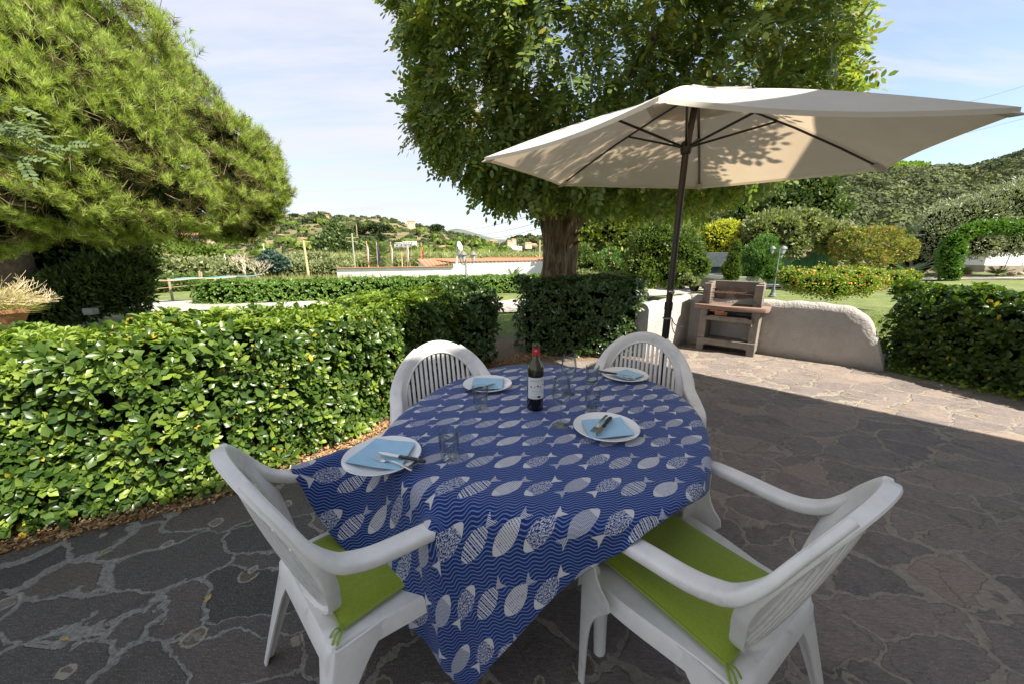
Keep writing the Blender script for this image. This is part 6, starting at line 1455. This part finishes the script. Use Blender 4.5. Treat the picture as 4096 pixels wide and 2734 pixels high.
def cut(kind, label, a, b_, z=.768, roll=0):
    a = Vector(a); b_ = Vector(b_); L = .185 if kind == 'fork' else .195; d = (b_-a); th = math.atan2(d.y, d.x); rt = thing(kind, label, kind, (a.x, a.y, z), th, kind+('s' if kind == 'fork' else '')+' on the plates') if kind == 'fork' else thing(kind, label, kind, (a.x, a.y, z), th, 'knives on the plates')
    if kind == 'fork':
        mb = MB()
        for k in range(4):
            y = (k-1.5)*.0062; sweep(mb, [(0, y*.9, .003), (.02, y, -.0005), (.046, y*.95, -.002)], [(0, 1, 0)]*3, [.0022, .003, .0034], .0016, 8, .7)
        sweep(mb, smooth_path([(.043, 0, -.002), (.06, 0, -.0015), (.075, 0, .004), (.10, 0, .008), (.15, 0, .006), (L, 0, .003)], 4), [(0, 1, 0)]*21, [.024, .024, .0235, .022, .019, .015, .011, .008, .0065, .0062, .006, .006, .0065, .007, .008, .0095, .011, .0125, .0135, .0135, .011], .0022, 10, .7); mb.build('fork_body', M_steel, rt, smooth=True)
    else:
        poly = [(0, .0), (.012, .006), (.03, .0085), (.09, .0095), (.095, .008), (.095, -.006), (.03, -.0075)]; MB().prism(poly, 0, .0014, Matrix.Translation((0, 0, .004))).build('blade', M_steel, rt)
        mb = MB(); sweep(mb, smooth_path([(.092, 0, .0055), (.10, 0, .0055), (.13, 0, .007), (.17, 0, .006), (L, 0, .0045)], 4), [(0, 1, 0)]*17, [.013, .015, .016, .0165, .0165, .016, .0155, .0155, .016, .017, .0175, .018, .0185, .019, .0185, .0165, .012], .0085, 12, .7); mb.build('handle', M_black, rt, smooth=True)
        for k in (.112, .14, .168): MB().lathe([(.0, .0), (.0022, .0), (.0022, .0012), (0, .0016)], 10, (k, 0, .0095)).build('rivet', M_steel, rt)
cut('fork', 'steel fork on the near left plate', (-.486, 1.192), (-.318, 1.094), .768); cut('knife', 'black handled knife on the near left plate', (-.478, 1.204), (-.297, 1.142), .771)
cut('fork', 'steel fork on the right centre plate', (.318, 1.372), (.448, 1.578), .768); cut('knife', 'black handled knife on the right centre plate', (.325, 1.325), (.470, 1.57), .772)
cut('fork', 'steel fork on the far right plate', (.700, 2.015), (.560, 2.105), .770); cut('knife', 'black handled knife on the far right plate', (.690, 2.035), (.524, 2.13), .774)
cut('fork', 'steel fork on the far left plate', (-.100, 1.945), (-.215, 1.84), .768); cut('knife', 'black handled knife on the far left plate', (-.085, 1.925), (-.215, 1.815), .772)
def glass_mat(name, wavy=False):
    m, g, b = mat(name, (1, 1, 1), 0.0, 0, .5, 1.0, 1.45)
    if wavy:
        v = g.obj(); x, y, z = g.xyz(v); a = g.m('ARCTAN2', y, x); w_ = g.m('SINE', z*330+g.m('SINE', a*3+z*40)*3.2); setc(g, b, nrm=g.bump(w_, .25, .002))
    # thin glass: see-through with fresnel reflections
    tr = g.n('ShaderNodeBsdfTransparent'); g.put(tr.inputs['Color'], (.93, .95, .95)); gl = g.n('ShaderNodeBsdfGlossy'); gl.inputs['Roughness'].default_value = .02; fr = g.n('ShaderNodeLayerWeight'); fr.inputs[0].default_value = .20
    if wavy: g.nt.links.new(b.inputs['Normal'].links[0].from_socket, gl.inputs['Normal']); g.nt.links.new(b.inputs['Normal'].links[0].from_socket, fr.inputs['Normal'])
    ms = g.n('ShaderNodeMixShader'); g.put(ms.inputs[0], g.m('ADD', X(g, fr.outputs['Fresnel'])*.6, .02, clamp=True)); g.nt.links.new(tr.outputs[0], ms.inputs[1]); g.nt.links.new(gl.outputs[0], ms.inputs[2]); g.nt.links.new(ms.outputs[0], g.nt.nodes['Material Output'].inputs[0]); return m
M_gl = glass_mat('clear_glass'); M_glw = glass_mat('engraved_glass', True)
def tumbler(label, x, y, s=1):
    o = MB().lathe([(0, 0), (.029, 0), (.031, .003), (.0385, .104), (.0375, .105), (.0365, .104), (.0300, .018), (.027, .013), (0, .012)], 40).build('tumbler', M_glw, smooth=True); o.location = (x, y, TZ+.001); o.scale = (s, s, s); return tag(o, label, 'glass', 'water tumblers with engraved waves')
tumbler('water tumbler beside the near left plate', -.225, 1.222, 1.03); tumbler('water tumbler in front of the far left plate', -.150, 1.672); tumbler('water tumbler behind the right centre plate', .376, 1.645); tumbler('water tumbler beside the far right plate', .452, 2.012)
def wine_glass(label, x, y):
    o = MB().lathe([(0, .0015), (.0355, .0), (.0365, .001), (.034, .003), (.012, .006), (.0045, .012), (.0036, .03), (.0036, .082), (.006, .092), (.020, .101), (.036, .122), (.0405, .137), (.0385, .165), (.0305, .212), (.0300, .213), (.0294, .212), (.0375, .165), (.0393, .138), (.035, .124), (.019, .104), (.004, .097), (0, .096)], 48).build('wine_glass', M_gl, smooth=True); o.location = (x, y, TZ+.001); return tag(o, label, 'wine glass', 'stemmed wine glasses')
wine_glass('nearer stemmed wine glass standing right of the bottle', .207, 1.478); wine_glass('farther stemmed wine glass standing behind the nearer one', .292, 1.845)
def bottle():
    x, y = .109, 1.660; r = .0385; rt = thing('wine_bottle', 'dark wine bottle with red capsule and white label in the middle of the table', 'bottle', (x, y, TZ+.001))
    mg, g, b = mat('dark_green_glass', (.010, .012, .004), .03, 0, .6); v = g.obj(); _, _, z = g.xyz(v); setc(g, b, g.mix(g.step(z, .195, .20), (.006, .005, .004), (.035, .034, .006))); b.inputs['Coat Weight'].default_value = .5
    MB().lathe([(0, .004), (.03, .0), (r-.002, .002), (r, .008), (r, .195), (r-.002, .21), (.030, .228), (.019, .243), (.0155, .255), (.0145, .27), (.0145, .285), (0, .286)], 56).build('body', mg, rt, smooth=True)
    mr = noisy('red_capsule', (.45, .01, .02), (.52, .015, .03), 8, .35); MB().lathe([(.0156, .262), (.0158, .262), (.0156, .298), (.0150, .2985)], 40).build('capsule', mr, rt, smooth=True)
    MB().lathe([(.0152, .2985), (.0165, .300), (.0165, .309), (.0155, .311), (.0155, .316), (.0125, .317), (.0115, .314), (0, .312)], 40).build('mouth', mg, rt, smooth=True)
    ml = noisy('paper_label', (.66, .64, .64), (.70, .68, .68), 40, .8); a0 = math.atan2(-y, -x)+.22
    def cyl(a, z, rr=r+.0006): return (rr*math.cos(a), rr*math.sin(a), z)
    W = 1.22; lab = MB().grid([[cyl(a0-W+2*W*i/24, .062), cyl(a0-W+2*W*i/24, .164)] for i in range(25)]).build('label', ml, rt, smooth=True)
    mk = noisy('label_ink', (.02, .02, .025), (.03, .03, .03), 5, .8); mred = noisy('grape_ink', (.20, .01, .02), (.28, .02, .03), 5, .8)
    def text(s, size, arc, z, m, nm='lettering'):
        cu = bpy.data.curves.new('t', 'FONT'); cu.body = s; cu.size = size; cu.align_x = 'CENTER'; cu.space_character = 1.5 if s[0:2] == 'CO' and size > .006 else 1.1
        to = bpy.data.objects.new('t', cu); COL.objects.link(to); dg = bpy.context.evaluated_depsgraph_get(); me = bpy.data.meshes.new_from_object(to.evaluated_get(dg)); bpy.data.objects.remove(to)
        for q in me.vertices:
            a = a0+arc+q.co.x/r; zz = z+q.co.y; q.co = Vector(cyl(a, zz, r+.0011))
        me.materials.clear(); link(nm, me, m, lab)
    text('COLLE VEN', .0105, .12, .146, mk); text('COSTA TOSCANA', .0062, .28, .098, mk)
    mb = MB(); dots = [(-.72, .121, .0035), (-.30, .121, .0024), (.08, .125, .0042), (.40, .121, .003), (.75, .13, .003)]
    for a, z, s in dots:
        for k in range(5): th = k*1.256; c_ = cyl(a0+a+math.cos(th)*s*.6/r, z+math.sin(th)*s*.6, r+.0011); e1 = Vector((-math.sin(a0+a), math.cos(a0+a), 0))*s*.5; e2 = Vector((0, 0, s*.5)); c_ = Vector(c_)+Vector((math.cos(a0+a), math.sin(a0+a), 0))*.0002*k; mb.add([c_-e1-e2, c_+e1-e2, c_+e1+e2, c_-e1+e2], [(0, 1, 2, 3)])
    mb.build('grape_marks', mred, lab)
    mb = MB(); mb.grid([[cyl(a0-1.1+1.7*i/12, .0725, r+.0011), cyl(a0-1.1+1.7*i/12, .0731, r+.0011)] for i in range(13)]); mb.grid([[cyl(a0-.05+.75*i/8, .0912, r+.0011), cyl(a0-.05+.75*i/8, .0917, r+.0011)] for i in range(9)])
    mb.grid([[cyl(a0+.08+.36*i/6, .068, r+.0012), cyl(a0+.08+.36*i/6, .075+.002*(i % 3), r+.0012)] for i in range(7)]); mb.build('label_lines', mk, lab)
    mw = M_hw; mb = MB()
    for k in range(5): aa = math.atan2(-y, -x)-.35+k*.16; mb.add([cyl(aa, .281, .0160), cyl(aa+.05, .281, .0160), cyl(aa+.08, .290, .0160), cyl(aa+.03, .290, .0160)], [(0, 1, 2, 3)])
    mb.build('capsule_mark', mw, rt)
bottle()
# ------------------------------------------------------------ parasol
def parasol():
    cx, cy, cz, r, a0, tx, ty, ap = 1.297, 2.984, 2.108, 1.498, 3.168, .043, .017, .47
    Rm = Matrix.Rotation(ty, 3, 'Y') @ Matrix.Rotation(tx, 3, 'X'); c = Vector((cx, cy, cz)); base = Vector((1.225, 2.955, 0))
    rt = thing('parasol', 'large cream six sided garden parasol on a dark metal pole', 'parasol', tuple(base)); o = base
    def W(x, y, z): return c+Rm @ Vector((x, y, z))-o
    tips = [(r*math.cos(a0-k*math.pi/3), r*math.sin(a0-k*math.pi/3)) for k in range(6)]
    m, g, b = mat('cream_canvas', (.76, .72, .65), .9, 0, .15); v = g.obj(); n_ = g.noise(v, 900, 2, .5); n1 = g.noise(g.mapv(v, (1.2, 1.2, 1.2)), 2.2, 5, .6)
    cc = g.ramp(n1, [(.3, (.72, .67, .60)), (.7, (.79, .75, .69))]); setc(g, b, cc, nrm=g.bump(n1*4+n_*.1, .25, .01)); t = g.n('ShaderNodeBsdfTranslucent'); g.put(t.inputs['Color'], g.mix(1, cc, (.86, .72, .55), 'MULTIPLY')); ms = g.n('ShaderNodeMixShader'); ms.inputs[0].default_value = .34
    g.nt.links.new(b.outputs[0], ms.inputs[1]); g.nt.links.new(t.outputs[0], ms.inputs[2]); g.nt.links.new(ms.outputs[0], g.nt.nodes['Material Output'].inputs[0])
    def canvas(s0, s1, dz, name, hem=.0, sag=.05, rs=1.0, apz=ap):
        mb = MB(); N_ = 16
        for k in range(6):
            A = tips[k]; B = tips[(k+1) % 6]; rows = []
            for i in range(N_+1):
                s = s0+(s1-s0)*i/N_; row = []
                for j in range(N_+1):
                    t_ = j/N_; q = 4*t_*(1-t_); ed = 1-.055*q*s*s  # scalloped edge
                    x = (A[0]*(1-t_)+B[0]*t_)*s*ed; y = (A[1]*(1-t_)+B[1]*t_)*s*ed; z = apz*(1-s)+.03*math.sin(math.pi*s)-sag*q*s*(1-.75*s)+dz; row.append(W(x, y, z))
                rows.append(row)
            if hem: rows.append([p-Vector((0, 0, hem)) for p in rows[-1]])
            mb.grid(rows)
        return mb.build(name, m, rt, smooth=False, merge=True)
    o_ = canvas(0.10, 1.0, 0, 'canopy', .022); o_.data.shade_smooth(); 
    try: o_.data.set_sharp_from_angle(angle=R(18))
    except Exception: pass
    canvas(0, .25, .012, 'vent_cap', .010, .05)
    # corner pockets where the ribs end
    for k in range(6):
        A = tips[k]; p = W(A[0]*.985, A[1]*.985, -.02); q = W(A[0]*.93, A[1]*.93, ap*.07-.012); MB().tube([q, p, W(A[0]*1.012, A[1]*1.012, -.03)], [.028, .03, .006], 6, ell=.45).build('corner_pocket', m, rt)
    hub = W(-.055, -.02, 0); zh = at(2746, 593, 2.965).z-0; hub = Vector((1.262, 2.968, zh))-o; top = W(0, 0, ap)
    M_p, g2, b2 = mat('brown_black_tube', (.045, .036, .030), .35, .5)
    for k in range(6):
        A = tips[k]; rib = [W(A[0]*s, A[1]*s, ap*(1-s)+.03*math.sin(math.pi*s)-.022) for s in (.02, .25, .5, .75, .975)]; ro = MB().tube(rib, [.011]*5, 6, ell=.6).build('rib', M_p, rt)
        MB().tube([hub, W(A[0]*.40, A[1]*.40, ap*.60+.03*.95-.03)], .0085, 6).build('strut', M_p, ro)
    MB().tube([(0, 0, .0), hub*.98, top], [.024, .024, .022], 16).build('pole', M_p, rt, smooth=True)
    jz = at(2650, 1225, 2.955).z; d = hub.normalized(); jt = d*(jz/d.z)
    MB().tube([(0, 0, .1), jt], .0275, 16).build('lower_pole', M_dkmetal, rt, smooth=True)
    MB().tube([jt-d*.03, jt+d*.03], .031, 16).build('collar', M_dkmetal, rt, smooth=True)
    lz = at(2671, 1168, 2.955).z; lt = d*(lz/d.z); MB().lathe([(0, -.02), (.018, -.02), (.02, -.012), (.02, .012), (.012, .03), (0, .032)], 16).build('tilt_knob', M_steel, rt, smooth=True)
    kn = [q for q in bpy.data.objects if q.parent == rt and q.name.startswith('tilt_knob')][0]; kn.location = lt+Vector((0, -.028, 0)); kn.rotation_euler = (R(90), 0, 0)
    MB().lathe([(.02, -.045), (.034, -.04), (.04, -.0), (.034, .04), (.02, .045)], 16, tuple(hub)).build('runner_hub', M_dkmetal, rt, smooth=True)
    MB().lathe([(.0, 0), (.24, 0), (.25, .02), (.24, .06), (.05, .09), (.04, .3), (.0, .3)], 32).build('base', noisy('cast_base', (.08, .08, .08), (.14, .14, .13), 9, .8), rt, smooth=True)
    sz = at(2655, 1273, 2.955).z; st = d*(sz/d.z); mb = MB(); ring = [st+Vector((.033*math.cos(k*.6), .033*math.sin(k*.6), .003*math.sin(k))) for k in range(22)]; mb.tube(ring, .004, 5)
    mb.tube(smooth_path([st+Vector((.03, -.02, 0)), st+Vector((.05, -.02, -.04)), st+Vector((.10, -.02, -.07)), st+Vector((.13, -.02, -.065))], 4), .004, 5); mb.tube(smooth_path([st+Vector((.03, -.02, 0)), st+Vector((.035, -.02, -.06)), st+Vector((.055, -.02, -.11)), st+Vector((.075, -.02, -.13))], 4), .004, 5)
    so_ = mb.build('string', noisy('grey_cord', (.25, .23, .21), (.35, .33, .3), 30, .9)); so_.location = o; tag(so_, 'grey cord knotted round the parasol pole', 'cord')
parasol()
# ------------------------------------------------------------ put every empty at the foot of its thing
for e in [q for q in bpy.data.objects if q.type == 'EMPTY' and q.parent is None and q.location.length < 1e-6]:
    ch = [q for q in bpy.data.objects if q.parent == e and q.type == 'MESH']
    if not ch: continue
    mn = np.full(3, 1e9); mx = np.full(3, -1e9)
    for q in ch:
        co = np.empty(len(q.data.vertices)*3, np.float32); q.data.vertices.foreach_get('co', co); co = co.reshape(-1, 3); mn = np.minimum(mn, co.min(0)); mx = np.maximum(mx, co.max(0))
    b_ = Vector(((mn[0]+mx[0])/2, (mn[1]+mx[1])/2, mn[2])); e.location = b_
    for q in ch:
        co = np.empty(len(q.data.vertices)*3, np.float32); q.data.vertices.foreach_get('co', co); co = (co.reshape(-1, 3)-np.array(b_, np.float32)).ravel(); q.data.vertices.foreach_set('co', co); q.data.update()
